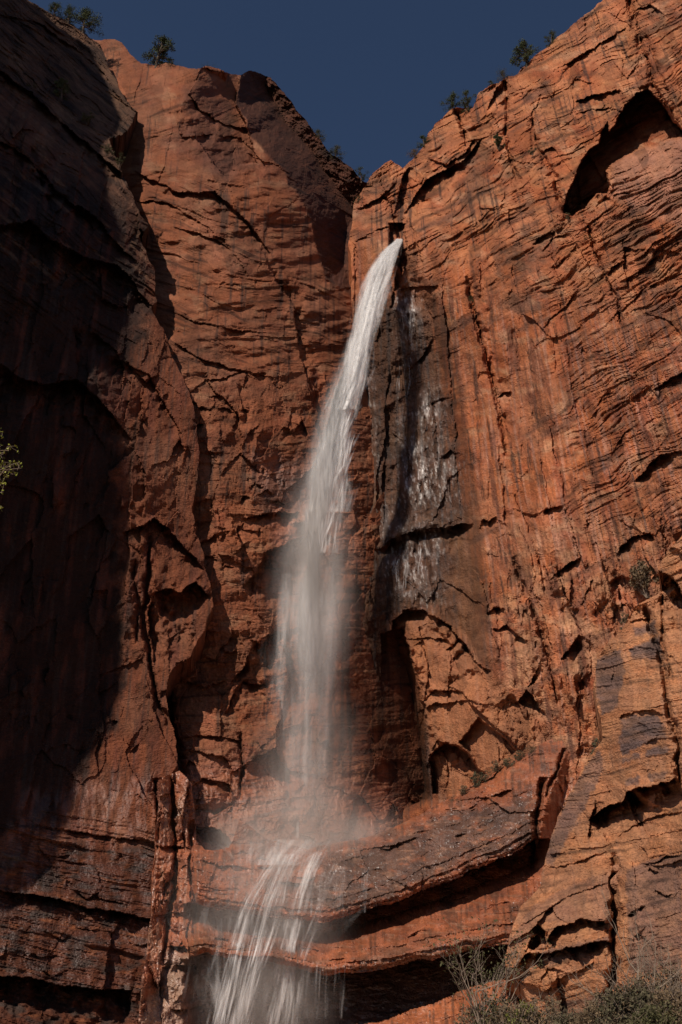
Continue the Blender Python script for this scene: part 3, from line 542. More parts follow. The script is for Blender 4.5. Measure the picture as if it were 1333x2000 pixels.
D.paint(D.area([(640, 1665), (790, 1620), (900, 1570), (1040, 1560), (1046, 1640), (900, 1690), (760, 1756), (640, 1786), (590, 1760)], 30, 34) * ss(-.8, -.1, fbm(D.PX / 40, D.PY / 22, 618, 5, .6)), (0.075, 0.042, 0.030), .9)
D.paint(crk * ss(.5, .9, t2) * (t2 < 1) * ss(-.3, .2, n4), (0.13, 0.065, 0.035), .7)
D.paint(crk * ((t3 > 0) & (D.wy < l3)), (0.05, 0.022, 0.014), .85); D.paint(crk * (D.wy >= l3), (0.36, 0.11, 0.04), .8)  # dark tone paints the second lip's shade into the recess below it
D.paint(ss(.0, .5, n3 + .8 * fbm(D.PX / 70, D.PY / 26, 616, 5, .6)) * crk, (0.085, 0.042, 0.027), .75); D.paint(ss(.1, .5, fbm(D.PX / 34, D.PY / 9, 617, 5, .6)) * crk, (0.30, 0.15, 0.09), .5)
D.paint((1 - crk) * ss(-.1, .4, n3), (0.34, 0.19, 0.13), .7)
D.paint(D.area([(330, 1860), (400, 1880), (430, 2010), (270, 2010)], 20, 16), (0.36, 0.25, 0.19), .7)
D.d += 0.07 * fbm(D.wx / 9, D.wy / 7, 68, 3, .5) * crk; D.wet += np.clip(1.1 - 0.55 * ss(950, 1080, D.PX) * ss(1560, 1480, D.PY), 0, 1) * (0.5 + 0.5 * ss(-.4, .1, n3))
D.build('rock_ledges', 'wet rounded sandstone ledges stepping down under the waterfall', ROCK)

# ================================================================ NEAR OUTCROP at lower right
EP = [(1740, 900), (1500, 1000), (1333, 1042), (1310, 1070), (1284, 1108), (1300, 1150), (1262, 1172), (1236, 1190), (1214, 1235), (1178, 1262), (1164, 1290), (1160, 1340), (1172, 1400), (1176, 1440), (1150, 1480), (1110, 1560), (1080, 1620), (1064, 1680), (1056, 1730), (1018, 1770), (1000, 1812),
      (985, 1866), (986, 1888), (1010, 1905), (1024, 1935), (1040, 1990), (1060, 2260), (1740, 2260)]
EC = [(1333, 1040, 71), (1285, 1110, 75), (1236, 1190, 79), (1200, 1330, 80), (1165, 1300, 84), (1160, 1470, 82), (1100, 1580, 84), (1060, 1700, 83), (985, 1870, 80), (1040, 1800, 76), (1060, 1980, 78), (1333, 1400, 68), (1250, 1400, 73), (1333, 1700, 66), (1200, 1700, 72),
      (1100, 1850, 73), (1200, 1900, 69), (1333, 2000, 63), (1480, 1100, 62), (1480, 1700, 56), (1480, 2200, 52), (1100, 2200, 68), (1740, 1200, 52), (1740, 2200, 46)]
E = Mass(EP, EC, 700, rough=4, depth=0.35)
bedding(E, 12, 20, 0.4, ss(1180, 1300, E.PY) * ss(1760, 1660, E.PY), 14, 1); bedding(E, 14, 12, 0.2, ss(1650, 1760, E.PY), 12, 5); bedding(E, 24, 13, 0.5, ss(1240, 1160, E.PY), 12, 9)
rock_detail(E, 0.9, 0.5, 0.08, mask=0.9, ax=1.3, ay=0.8)
E.step([(1284, 1112), (1310, 1128), (1345, 1175), (1400, 1240)], 5.0, 50, 0.03, up=0.1)
E.step([(1150, 1600), (1180, 1575), (1215, 1562), (1228, 1540)], 5.0, 48, 0.08, up=0.3); E.step([(1222, 1545), (1250, 1535), (1300, 1530), (1322, 1520)], 5.0, 42, 0.06, up=0.3)
E.step([(1152, 1640), (1150, 1600), (1160, 1560)], 2.0, 20)
E.groove([(1262, 1180), (1290, 1280), (1302, 1360), (1318, 1420), (1325, 1500), (1335, 1560)], 2.0, 5); E.groove([(1290, 1150), (1296, 1260), (1312, 1340)], 1.0, 3)
E.step([(1210, 1400), (1240, 1388), (1280, 1385), (1300, 1392)], 1.0, 16, up=.3); E.step([(1218, 1270), (1250, 1265), (1290, 1268)], .6, 10); E.step([(1230, 1215), (1258, 1205), (1285, 1210)], .6, 8)
E.groove([(1200, 1662), (1204, 1700), (1200, 1760), (1196, 1840), (1200, 1900), (1180, 1960)], 2.0, 8); E.step([(1196, 1960), (1198, 1880), (1194, 1780), (1196, 1700)], 1.4, 18)
E.step([(1036, 1812), (1050, 1804), (1066, 1820), (1070, 1838), (1090, 1812), (1130, 1800), (1190, 1804)], 2.0, 24, 0.06, up=0.3)
E.sink([(1036, 1830), (1052, 1826), (1058, 1842), (1044, 1858), (1034, 1850)], 2.6, 5)
E.step([(1010, 1886), (1030, 1862), (1060, 1866), (1110, 1850), (1150, 1844), (1195, 1838)], 2.4, 22, 0.06, up=0.25)
E.step([(990, 1892), (1010, 1888), (1024, 1880)], 2.5, 30); E.step([(1085, 2000), (1080, 1930), (1062, 1890)], -1.2, 20); E.step([(1094, 1990), (1090, 1900)], 1.0, 16)
E.step([(1000, 1812), (1080, 1770), (1120, 1745), (1200, 1720)], .5, 12); E.step([(1070, 1700), (1120, 1685), (1190, 1660)], .7, 12)
E.step([(1222, 1790), (1240, 1775), (1262, 1770)], .9, 14); E.step([(1280, 1735), (1300, 1748), (1312, 1744)], .8, 8); E.step([(1180, 1965), (1230, 1940), (1333, 1900)], .6, 14)
E.step([(1262, 1690), (1300, 1672), (1333, 1670)], .8, 12); E.step([(1206, 1635), (1260, 1600), (1333, 1585)], .8, 12)
n2 = fbm(E.PX / 100, E.PY / 60, 712, 4); n3 = fbm(E.q / 8, E.PY / 120, 713, 4); n4 = fbm(E.PX / 60, E.PY / 22, 714, 5)
E.paint(np.ones_like(E.sd), (0.43, 0.195, 0.095)); E.paint(ss(-.2, .4, n4), (0.42, 0.165, 0.07), .7); E.paint(ss(.1, .5, n3), (0.36, 0.185, 0.11), .4)
V = (0.115, 0.078, 0.072)
for pts, k in (([(1214, 1404), (1240, 1396), (1290, 1400), (1302, 1440), (1270, 1450), (1215, 1478), (1212, 1450)], .95), ([(1262, 1462), (1304, 1456), (1306, 1470), (1262, 1478)], .9), ([(1216, 1482), (1250, 1470), (1250, 1480), (1216, 1492)], .9),
               ([(1220, 1522), (1248, 1516), (1250, 1528), (1222, 1536)], .8), ([(1268, 1512), (1304, 1508), (1302, 1520), (1270, 1524)], .8), ([(1228, 1270), (1288, 1240), (1296, 1286), (1240, 1290)], .9), ([(1240, 1224), (1280, 1214), (1284, 1236), (1240, 1240)], .8),
               ([(1160, 1290), (1210, 1268), (1222, 1310), (1206, 1380), (1176, 1400), (1164, 1350)], .85), ([(1180, 1500), (1130, 1600), (1080, 1690), (1066, 1690), (1070, 1640), (1130, 1520), (1170, 1460)], .75),
               ([(1030, 1780), (1100, 1735), (1190, 1700), (1195, 1810), (1120, 1800), (1060, 1800), (1000, 1870), (990, 1850)], .4), ([(1222, 1700), (1290, 1672), (1333, 1670), (1333, 1900), (1230, 1900)], .65), ([(1080, 1960), (1190, 1940), (1190, 2020), (1080, 2020)], .55), ([(1050, 1860), (1190, 1830), (1190, 1850), (1060, 1890)], .6)):
    E.paint(E.area(pts, 6, 8, 16) * (0.75 + .25 * ss(-.3, .2, n4)), V, k)
E.wet += 0.15
E.build('rock_outcrop', 'tan near sandstone outcrop with dark varnished blocks at lower right', ROCK)

# ================================================================ SHADOW CASTER, unseen rock sheet added on the left, shaped to shade the left cliff
SP = [(-330, -200), (-60, -100), (40, -10), (110, 50), (180, 104), (205, 160), (238, 236), (200, 290), (205, 370), (240, 470), (236, 560), (246, 620), (240, 690), (236, 722), (170, 780), (205, 812), (252, 880), (260, 960), (252, 1050), (240, 1200), (224, 1340), (212, 1420), (188, 1468), (156, 1520), (140, 1600), (110, 1690), (30, 1760), (-80, 1800), (-150, 1800), (-180, 2100), (-330, 2100)]
G = Mass(SP, LC, 900, rough=5)
rock_detail(G, 1.2, 0.6, 0.2); bedding(G, -10, 20, 0.5)
G.paint(np.ones_like(G.sd), (0.32, 0.12, 0.06)); G.paint(ss(0, .4, fbm(G.PX / 60, G.PY / 40, 905, 4)), (0.2, 0.08, 0.05), .7)
def caster_final():
    x, y, z = at(np.clip(G.QX, -330, 400), G.QY, G.Y0)
    k = 62 + G.d + (G.e / G.skirt) ** 1.5 * 16
    G.X, G.Y, G.Z = x + SUN[0] * k, y + SUN[1] * k, z + SUN[2] * k
G.final = caster_final
G.build('unseen_shadow_caster', 'unseen rock sheet added on the left to cast shadow on the left cliff', ROCK)

# ================================================================ WATER
def water_mat():
    m = bpy.data.materials.new('falling_water'); m.use_nodes = True; n = m.node_tree.nodes; l = m.node_tree.links; n.clear()
    out = n.new('ShaderNodeOutputMaterial'); a = n.new('ShaderNodeAttribute'); a.attribute_name = 'cover'
    tr = n.new('ShaderNodeBsdfTransparent'); df = n.new('ShaderNodeBsdfDiffuse'); tl = n.new('ShaderNodeBsdfTranslucent')
    df.inputs['Color'].default_value = (0.93, 0.92, 0.91, 1); tl.inputs['Color'].default_value = (0.93, 0.92, 0.91, 1)
    mx = n.new('ShaderNodeMixShader'); mx.inputs[0].default_value = 0.12; l.new(df.outputs[0], mx.inputs[1]); l.new(tl.outputs[0], mx.inputs[2])
    tc = n.new('ShaderNodeTexCoord'); mp = n.new('ShaderNodeMapping'); mp.inputs['Scale'].default_value = (2.6, 2.6, 0.30); l.new(tc.outputs['Object'], mp.inputs['Vector'])
    t = n.new('ShaderNodeTexNoise'); t.inputs['Scale'].default_value = 1.0; t.inputs['Detail'].default_value = 5; t.inputs['Roughness'].default_value = .65; l.new(mp.outputs[0], t.inputs['Vector'])
    r = n.new('ShaderNodeMapRange'); r.inputs['From Min'].default_value = .36; r.inputs['From Max'].default_value = .64; r.inputs['To Min'].default_value = 0.25; r.inputs['To Max'].default_value = 1.5
    l.new(t.outputs['Fac'], r.inputs['Value'])
    mu = n.new('ShaderNodeMath'); mu.operation = 'MULTIPLY'; mu.use_clamp = True; l.new(a.outputs['Fac'], mu.inputs[0]); l.new(r.outputs[0], mu.inputs[1])
    f = n.new('ShaderNodeMixShader'); l.new(mu.outputs[0], f.inputs[0]); l.new(tr.outputs[0], f.inputs[1]); l.new(mx.outputs[0], f.inputs[2]); l.new(f.outputs[0], out.inputs['Surface'])
    return m
WATER = water_mat()

def ribbons(name, specs, parent, seed, clump=.6):
    """specs: list of (path[(px,py,halfwidth px,Y)], count, length px, half thickness of a strand px, cover, depth spread m)"""
    rs = np.random.RandomState(seed); VS = []; FS = []; AS = []; base = 0
    NA, NC = 9, 5; ca = np.array([0, .75, 1, .75, 0]); cw = np.linspace(-1, 1, NC)
    gi = np.arange(NA * NC).reshape(NA, NC)
    cell = np.stack([gi[:-1, :-1].ravel(), gi[1:, :-1].ravel(), gi[1:, 1:].ravel(), gi[:-1, 1:].ravel()], 1)
    for path, count, ln, wid, cov, dsp in specs:
        P = np.array(path, float); L = np.r_[0, np.cumsum(np.hypot(np.diff(P[:, 0]), np.diff(P[:, 1])))]
        nk = max(3, count // 26); kt = rs.uniform(-20, L[-1], nk); ko = rs.randn(nk) * .4; kb = rs.uniform(.5, 1.6, nk)
        for k in range(count):
            l_ = ln * rs.uniform(.6, 1.5); t0 = rs.uniform(-0.5 * l_, L[-1] - 0.35 * l_); cl = rs.rand() < clump; j = rs.randint(nk); br = 1.0
            off = np.clip(rs.randn() * 0.44, -1.5, 1.5); fr = np.linspace(0, 1, NA); oo = off + rs.randn() * 0.06 * (2 * fr - 1)
            if cl:      # a clump: strands that gather towards a falling head
                t0 = kt[j] + rs.uniform(-.4, .2) * l_ * .6; off = ko[j]; oo = ko[j] + rs.randn() * .22 * (1.25 - fr); br = kb[j]
            t = np.clip(t0 + fr * l_, 0, L[-1]); dy = rs.randn() * 0.4 * dsp
            px = np.interp(t, L, P[:, 0]); py = np.interp(t, L, P[:, 1]); hw = np.interp(t, L, P[:, 2]); Y = np.interp(t, L, P[:, 3])
            px = px + oo * hw
            x, y, z = at(px, py, Y + dy * hw / 30.0)
            m_ = mpp(px, py, Y); w = wid * rs.uniform(.5, 1.8) * m_ * np.sin(np.linspace(0.15, math.pi - 0.15, NA)) ** .5
            yaw = rs.uniform(-1.0, 1.0); ux, uy = math.cos(yaw), math.sin(yaw)
            X = x[:, None] + ux * w[:, None] * cw; Yy = y[:, None] + uy * w[:, None] * cw - 0.12 * w[:, None] * (1 - cw ** 2); Z = z[:, None] + 0 * cw
            VS.append(np.stack([X.ravel(), Yy.ravel(), Z.ravel()], 1)); FS.append(cell + base); base += NA * NC
            edge = br * math.exp(-(off * 1.05) ** 2) * float(np.clip(.75 + 1.5 * perlin((t0 + l_ / 2) / 55 + 3.1 * off, off * 2.2 + 7, seed + 5), .12, 1.9))
            AS.append((cov * rs.uniform(.4, 1.3) * edge * np.sin(np.linspace(0.04, math.pi - 0.04, NA))[:, None] * ca[None]).ravel())
    o = mesh_from(name, np.concatenate(VS), np.concatenate(FS), WATER, smooth=True)
    a = o.data.attributes.new('cover', 'FLOAT', 'POINT'); a.data.foreach_set('value', np.concatenate(AS).astype(np.float32))
    o.parent = parent; return o

def empty(name, loc, label, cat, group=None):
    o = bpy.data.objects.new(name, None); COL.objects.link(o); o.location = loc; o.empty_display_size = 0.5
    o['label'] = label; o['category'] = cat
    if group: o['group'] = group
    return o
fall = empty('waterfall', (0, 0, 0), 'tall white waterfall plunging down the canyon corner onto wet rounded ledges', 'waterfall')
main = [(781, 468, 4, 139.5), (776, 476, 7, 137), (768, 484, 11, 134.5), (758, 500, 17, 133), (742, 540, 23, 131), (722, 600, 24, 128), (708, 660, 24, 126), (690, 740, 27, 124), (672, 800, 30, 122.5), (655, 870, 34, 121.5), (645, 930, 40, 121), (638, 1000, 40, 120.5), (628, 1080, 38, 120), (614, 1150, 30, 120), (604, 1220, 20, 120), (598, 1310, 6, 120)]
veil = [(700, 660, 20, 126), (664, 800, 30, 122), (632, 920, 40, 121), (620, 1000, 56, 120.5), (608, 1100, 62, 120), (598, 1200, 66, 120), (592, 1320, 70, 120), (590, 1450, 76, 120), (592, 1600, 82, 119)]
s1 = [(560, 1120, 14, 121), (552, 1250, 12, 121), (546, 1400, 10, 121), (540, 1500, 18, 121)]
s2 = [(600, 1250, 14, 120), (602, 1340, 10, 120), (604, 1440, 14, 120), (598, 1540, 13, 119.5), (594, 1640, 18, 117)]
s3 = [(648, 1180, 16, 120), (640, 1320, 14, 120), (632, 1420, 14, 120), (625, 1520, 16, 120)]
ribbons('plunge', [(main[:12], 850, 80, 3.8, .34, 1.6), (main[10:], 90, 60, 3.4, .28, 1.2), (main[:9], 1100, 70, 4.2, .42, 1.6), (main[:13], 850, 50, 2.0, .5, 1.8), (main[:4], 380, 40, 4.5, .4, 1.2)], fall, 1)
ribbons('veil', [(veil, 900, 190, 19, .038, 2.6), (s1, 60, 170, 14, .04, .9), (s2, 130, 130, 6, .08, .8), (s3, 40, 150, 12, .04, .8)], fall, 2)
def surf(px, py, M=D, off=1.0):
    return M.point(px, py).y - off
def tier(xs, wid, n, cov=.2, w=2.6):
    """a trickle following the ledges, falling free under each lip"""
    out = []
    for (x, y, hw) in xs: out.append((x, y, hw * 1.9, surf(x, y) if y < 1905 else 0))
    y_ = [o[3] for o in out]
    for i in range(len(out)):
        if out[i][3] == 0: out[i] = out[i][:3] + (min(out[i - 1][3], 108) - .2,)
    m = out[0][3]; res = []
    for o in out: m = min(m, o[3]); res.append(o[:3] + (m,))
    return (res, n, 70, w, cov, .8)
spec = [tier([(552, 1668, 14), (520, 1710, 10), (492, 1758, 9), (480, 1790, 9), (468, 1840, 10), (460, 1875, 12), (450, 1930, 14), (436, 1990, 16), (420, 2080, 18)], 8, 520, .25, 1.6),
        tier([(562, 1668, 12), (540, 1720, 10), (524, 1765, 9), (512, 1810, 11), (500, 1860, 12), (490, 1900, 12), (478, 1950, 12), (466, 2010, 14), (450, 2090, 18)], 8, 520, .25, 1.6),
        tier([(575, 1668, 10), (556, 1720, 9), (546, 1765, 10), (534, 1810, 11), (518, 1860, 11), (505, 1890, 12), (486, 1950, 12), (470, 2010, 14)], 8, 320, .16, 1.6),
        tier([(618, 1664, 12), (602, 1700, 11), (588, 1750, 11), (576, 1800, 12), (566, 1850, 14), (562, 1900, 17), (556, 1960, 22), (545, 2020, 24), (540, 2100, 26)], 8, 700, .2, 2.2),
        tier([(660, 1690, 8), (640, 1730, 8), (622, 1790, 8), (606, 1830, 8), (590, 1880, 8)], 8, 90, .07, 1.5), tier([(650, 1800, 10), (620, 1820, 7), (596, 1860, 7), (584, 1920, 9), (570, 2010, 12)], 8, 110, .08, 1.5),
        tier([(500, 1790, 40), (490, 1850, 44), (480, 1900, 46), (470, 2000, 50), (460, 2080, 50)], 8, 120, .05, 9), tier([(460, 1690, 40), (450, 1730, 42), (440, 1765, 44), (430, 1800, 44), (424, 1860, 40), (415, 1960, 40)], 8, 150, .05, 3), tier([(590, 1760, 60), (560, 1850, 60), (550, 1950, 70), (540, 2080, 80)], 8, 120, .04, 10),
        tier([(560, 1640, 60), (545, 1665, 50), (530, 1690, 40)], 8, 320, .13, 4)]
for k in range(10):
    r = random.Random(50 + k); x = r.uniform(600, 720); y = np.interp(x, [600, 760, 900], [1700, 1690, 1640])
    spec.append(tier([(x, y, 3), (x - 3, y + 40, 3), (x - 5, y + 90, 3)], 5, 12, .07, 1.2))
for k in range(12):
    r = random.Random(90 + k); x = r.uniform(585, 680); spec.append(tier([(x, 1880, 4), (x - 3, 1930, 4), (x - 6, 1990, 5)], 3, 8, .07, 1.6))
ribbons('ledge_cascade', spec, fall, 3, .2)
tr_ = []
for k in range(30):
    r = random.Random(300 + k); cx_, y0_, y1_ = r.choice([(797, 575, 700), (808, 600, 760), (790, 700, 860), (840, 760, 840), (800, 850, 985), (812, 900, 980), (708, 740, 960), (718, 820, 960), (780, 1050, 1190), (800, 1050, 1150), (820, 1040, 1130), (770, 1080, 1180)])
    x_ = cx_ + r.uniform(-12, 12); a_ = y0_ + r.uniform(0, 30); b_ = min(y1_, a_ + r.uniform(40, 110)); p_ = []
    for t_ in np.linspace(0, 1, 7):
        yy = a_ + (b_ - a_) * t_; xx = x_ + 2.5 * math.sin(t_ * 4 + k) - 2 * t_; p_.append((xx, yy, 2.5, C.point(xx, yy).y - .25))
    tr_.append((p_, 14, 26, .8, .2, .3))
for k, t_ in enumerate(tr_):
    if k != 21: ribbons('trickle', [t_], fall, 400 + k, .5)

def mist(name, px, py, Y, rx, ry, rz_, dens, seed, parent):
    """soft ball of spray: even scattering that thins out to nothing at its rim"""
    x, y, z = at(px, py, Y); m_ = mpp(px, py, Y)
    me = bpy.data.meshes.new(name); o = bpy.data.objects.new(name, me); COL.objects.link(o)
    import bmesh
    bm = bmesh.new(); bmesh.ops.create_icosphere(bm, subdivisions=3, radius=1.0); bm.to_mesh(me); bm.free()
    o.location = (float(x), float(y), float(z)); o.scale = (rx * m_, rz_, ry * m_)
    m = bpy.data.materials.new(name); m.use_nodes = True; n = m.node_tree.nodes; l = m.node_tree.links; n.clear()
    out = n.new('ShaderNodeOutputMaterial'); v = n.new('ShaderNodeVolumePrincipled'); v.inputs['Color'].default_value = (0.97, 0.92, 0.87, 1); v.inputs['Anisotropy'].default_value = 0.0
    tc = n.new('ShaderNodeTexCoord'); ln = n.new('ShaderNodeVectorMath'); ln.operation = 'LENGTH'; l.new(tc.outputs['Object'], ln.inputs[0])
    mr = n.new('ShaderNodeMapRange'); mr.interpolation_type = 'SMOOTHERSTEP'; mr.inputs['From Min'].default_value = 0.1; mr.inputs['From Max'].default_value = 1.0
    mr.inputs['To Min'].default_value = 1; mr.inputs['To Max'].default_value = 0; l.new(ln.outputs['Value'], mr.inputs['Value'])
    mp = n.new('ShaderNodeMapping'); mp.inputs['Scale'].default_value = (2.2, 2.2, 1.0); mp.inputs['Location'].default_value = (seed, seed * .7, 0); l.new(tc.outputs['Object'], mp.inputs['Vector'])
    t = n.new('ShaderNodeTexNoise'); t.inputs['Scale'].default_value = 1.6; t.inputs['Detail'].default_value = 3; l.new(mp.outputs[0], t.inputs['Vector'])
    r = n.new('ShaderNodeMapRange'); r.inputs['From Min'].default_value = .32; r.inputs['From Max'].default_value = .68; r.inputs['To Min'].default_value = 0.25; r.inputs['To Max'].default_value = 1.6; l.new(t.outputs['Fac'], r.inputs['Value'])
    a = n.new('ShaderNodeMath'); a.operation = 'MULTIPLY'; l.new(mr.outputs[0], a.inputs[0]); l.new(r.outputs[0], a.inputs[1])
    b = n.new('ShaderNodeMath'); b.operation = 'MULTIPLY'; b.inputs[1].default_value = dens; l.new(a.outputs[0], b.inputs[0]); l.new(b.outputs[0], v.inputs['Density'])
    l.new(v.outputs[0], out.inputs['Volume']); me.materials.append(m); o.parent = parent; return o
mist('spray', 622, 1120, 118, 110, 360, 5, 0.10, 1.3, fall)
mist('spray', 600, 1480, 113, 150, 240, 6, 0.06, 4.1, fall)
mist('spray', 470, 1660, 110, 110, 70, 4, 0.10, 3.3, fall)
mist('spray', 690, 1630, 110, 120, 60, 4, 0.08, 5.7, fall)
mist('spray', 590, 1640, 110, 270, 150, 7, 0.13, 2.1, fall)
mist('spray', 510, 1780, 103, 230, 200, 6, 0.12, 7.7, fall)
mist('spray', 520, 1960, 97, 190, 140, 5, 0.06, 9.9, fall)

# ================================================================ CANYON FLOOR
gx, gy = np.meshgrid(np.linspace(-400, 400, 200), np.linspace(-120, 420, 160))
gz = 2.9 * ss(20, 62, gy) * ss(-10, 8, gx) + 1.0 * ss(30, 90, gy) + 0.5 * fbm(gx / 14, gy / 14, 950, 4) * ss(6, 25, np.hypot(gx, gy))
gi = np.arange(gx.size).reshape(gx.shape)
FLOOR = plain('dry_earth', (0.26, 0.17, 0.11), 0.95, 0.4)
fo = mesh_from('canyon_floor', np.stack([gx.ravel(), gy.ravel(), gz.ravel()], 1), np.stack([gi[:-1, :-1].ravel(), gi[:-1, 1:].ravel(), gi[1:, 1:].ravel(), gi[1:, :-1].ravel()], 1), FLOOR, smooth=True)
fo['kind'] = 'structure'; fo['label'] = 'dry earth and talus on the canyon floor under the cliffs'
def ground_z(x, y):
    j = int(np.clip((x + 400) / 800 * 199, 0, 199)); i = int(np.clip((y + 120) / 540 * 159, 0, 159)); return float(gz[i, j])

# ================================================================ PLANTS
BARK = plain('bark', (0.10, 0.07, 0.05), 0.9); TWIG = plain('pale_twig', (0.26, 0.20, 0.15), 0.9)
NEEDLE = plain('pine_needles', (0.060, 0.075, 0.028), 0.8, .5); SAGE = plain('sage_leaves', (0.085, 0.075, 0.042), 0.85, .4); DRYG = plain('dry_leaves', (0.15, 0.105, 0.06), 0.85, .4)
FRESH = plain('fresh_leaves', (0.13, 0.14, 0.025), 0.6, .4); OLIVE = plain('olive_leaves', (0.075, 0.072, 0.03), 0.8, .4)
class Tubes:
    def __init__(s): s.v = []; s.f = []; s.n = 0
    def add(s, pts, r0, r1, k=5):
        pts = np.array(pts, float); m = len(pts); t = np.gradient(pts, axis=0); t /= np.linalg.norm(t, axis=1)[:, None] + 1e-9
        a = np.cross(t, [0.3, 0.9, 0.1]); a /= np.linalg.norm(a, axis=1)[:, None] + 1e-9; b = np.cross(t, a)
        r = np.linspace(r0, r1, m)[:, None]
        for j in range(k):
            th = 2 * math.pi * j / k; s.v.append(pts + r * (math.cos(th) * a + math.sin(th) * b))
        i0 = s.n
        for j in range(k):
            for q in range(m - 1):
                j2 = (j + 1) % k; s.f.append((i0 + j * m + q, i0 + j2 * m + q, i0 + j2 * m + q + 1, i0 + j * m + q + 1))
        s.n += k * m
    def build(s, name, mat, parent):
        o = mesh_from(name, np.concatenate(s.v), np.array(s.f), mat, smooth=True); o.parent = parent; return o
def leaves(name, centres, radii, per, size, mat, parent, rs, flat=1.0):
    V = []; 
    for c, r in zip(centres, radii):
        d = rs.randn(per, 3); d /= np.linalg.norm(d, axis=1)[:, None] + 1e-9; p = np.array(c) + d * (rs.rand(per, 1) ** .5) * r * np.array([1, 1, flat])
        u = rs.randn(per, 3); u /= np.linalg.norm(u, axis=1)[:, None]; w = np.cross(u, rs.randn(per, 3)); w /= np.linalg.norm(w, axis=1)[:, None] + 1e-9
        sz = size * rs.uniform(.5, 1.4, (per, 1)); V.append(np.stack([p - u * sz, p + w * sz * .5, p + u * sz, p - w * sz * .5], 1).reshape(-1, 3))
    V = np.concatenate(V); o = mesh_from(name, V, np.arange(len(V)).reshape(-1, 4), mat); o.parent = parent; return o
def tree(name, base, h, w, mat, label, cat, group, seed, trunk=.25, per=100, n=26, size=.075, group_lean=0.0):
    """trunk with limbs, leaf clumps at the limb ends; sizes in metres"""
    rs = np.random.RandomState(seed); e = empty(name, tuple(base), label, cat, group)
    T = Tubes(); lean = rs.uniform(-.12, .12, 2) + np.array([group_lean, 0])
    tp = np.array([[lean[0] * h * t * t, lean[1] * h * t * t, h * .92 * t] for t in np.linspace(-0.06, 1, 8)]); T.add(tp, h * .035, h * .008, 6)
    C_ = []; R_ = []
    for k in range(n):
        f = trunk + (1 - trunk) * (k + rs.rand()) / n; a = rs.uniform(0, 2 * math.pi); env = math.sin(min(1, (f - trunk) / (1 - trunk) * .85 + .22) * math.pi) ** .7
        rr = w * .5 * env * rs.uniform(.35, 1.15); o = np.array([lean[0] * h * f * f, lean[1] * h * f * f, h * .9 * f]); tip = o + np.array([math.cos(a) * rr, math.sin(a) * rr, rs.uniform(-.02, .12) * h])
        mid = (o + tip) / 2 + rs.randn(3) * .03 * h; T.add([o - [0, 0, h * .04], mid, tip], h * .012, h * .004, 4)
        C_.append(tip); R_.append(w * rs.uniform(.10, .2)); 
        if rs.rand() < .6: C_.append(mid); R_.append(w * rs.uniform(.07, .13))
    T.build('trunk', BARK, e); leaves('crown', C_, R_, per, size * h / 5, mat, e, rs, .75); return e
def shrub(name, base, h, w, mat, label, cat, group, seed, bare=0.0, n=26, per=45, size=.06):
    rs = np.random.RandomState(seed); e = empty(name, tuple(base), label, cat, group); T = Tubes(); C_ = []; R_ = []
    for k in range(n):
        a = rs.uniform(0, 2 * math.pi); r = w * .5 * rs.rand() ** .6; H = h * math.sqrt(max(.05, 1 - (r / (w * .56)) ** 2)) * rs.uniform(.6, 1.05)
        tip = np.array([math.cos(a) * r, math.sin(a) * r, H]); mid = tip * [.45, .45, .5] + rs.randn(3) * .05 * h
        T.add([np.array([math.cos(a) * r * .1, math.sin(a) * r * .1, -.1 * h]), mid, tip], h * .014, h * .003, 3)
        for q in range(int(3 + 5 * bare)):
            o = mid + (tip - mid) * rs.rand(); T.add([o, o + np.array([rs.randn() * .1 * w, rs.randn() * .1 * w, rs.uniform(.02, .16) * h])], h * .005, h * .0015, 3)
        C_.append(tip * .92); R_.append(w * rs.uniform(.09, .17))
        if rs.rand() < .7: C_.append(mid); R_.append(w * rs.uniform(.1, .16))
    T.build('branches', TWIG if bare > 0 else BARK, e)
    if per: leaves('foliage', C_, R_, per, size * h / 1.5, mat, e, rs, .8)
    return e
def bare_shrub(name, base, h, label, cat, group, seed, leafmat=None, spread=.5, stems=7):
    rs = np.random.RandomState(seed); e = empty(name, tuple(base), label, cat, group); T = Tubes(); tips = []
    def grow(p, d, L, r, lvl):
        pts = [p]; q = np.array(p); dd = np.array(d)
        for i in range(4):
            dd = dd + rs.randn(3) * .12; dd[2] += .05; dd /= np.linalg.norm(dd); q = q + dd * L / 4; pts.append(q)
        T.add(pts, r, r * .5, 3)
        if lvl == 0: tips.append(q); return
        for i in range(3 if lvl > 1 else 4):
            j = rs.randint(1, 5); nd = dd + rs.randn(3) * .55; nd[2] = abs(nd[2]) * .8 + .2; nd /= np.linalg.norm(nd); grow(pts[j], nd, L * rs.uniform(.45, .7), r * .5, lvl - 1)
    for k in range(stems):
        a = rs.uniform(0, 6.28); d = np.array([math.cos(a) * spread, math.sin(a) * spread, 1.0]); d /= np.linalg.norm(d); grow(np.array([0, 0, -.1]), d, h * rs.uniform(.45, .65), h * .012, 3)
    T.build('branches', TWIG, e)
    if leafmat: leaves('leaves', tips, [h * .05] * len(tips), 3, h * .013, leafmat, e, rs)
    return e

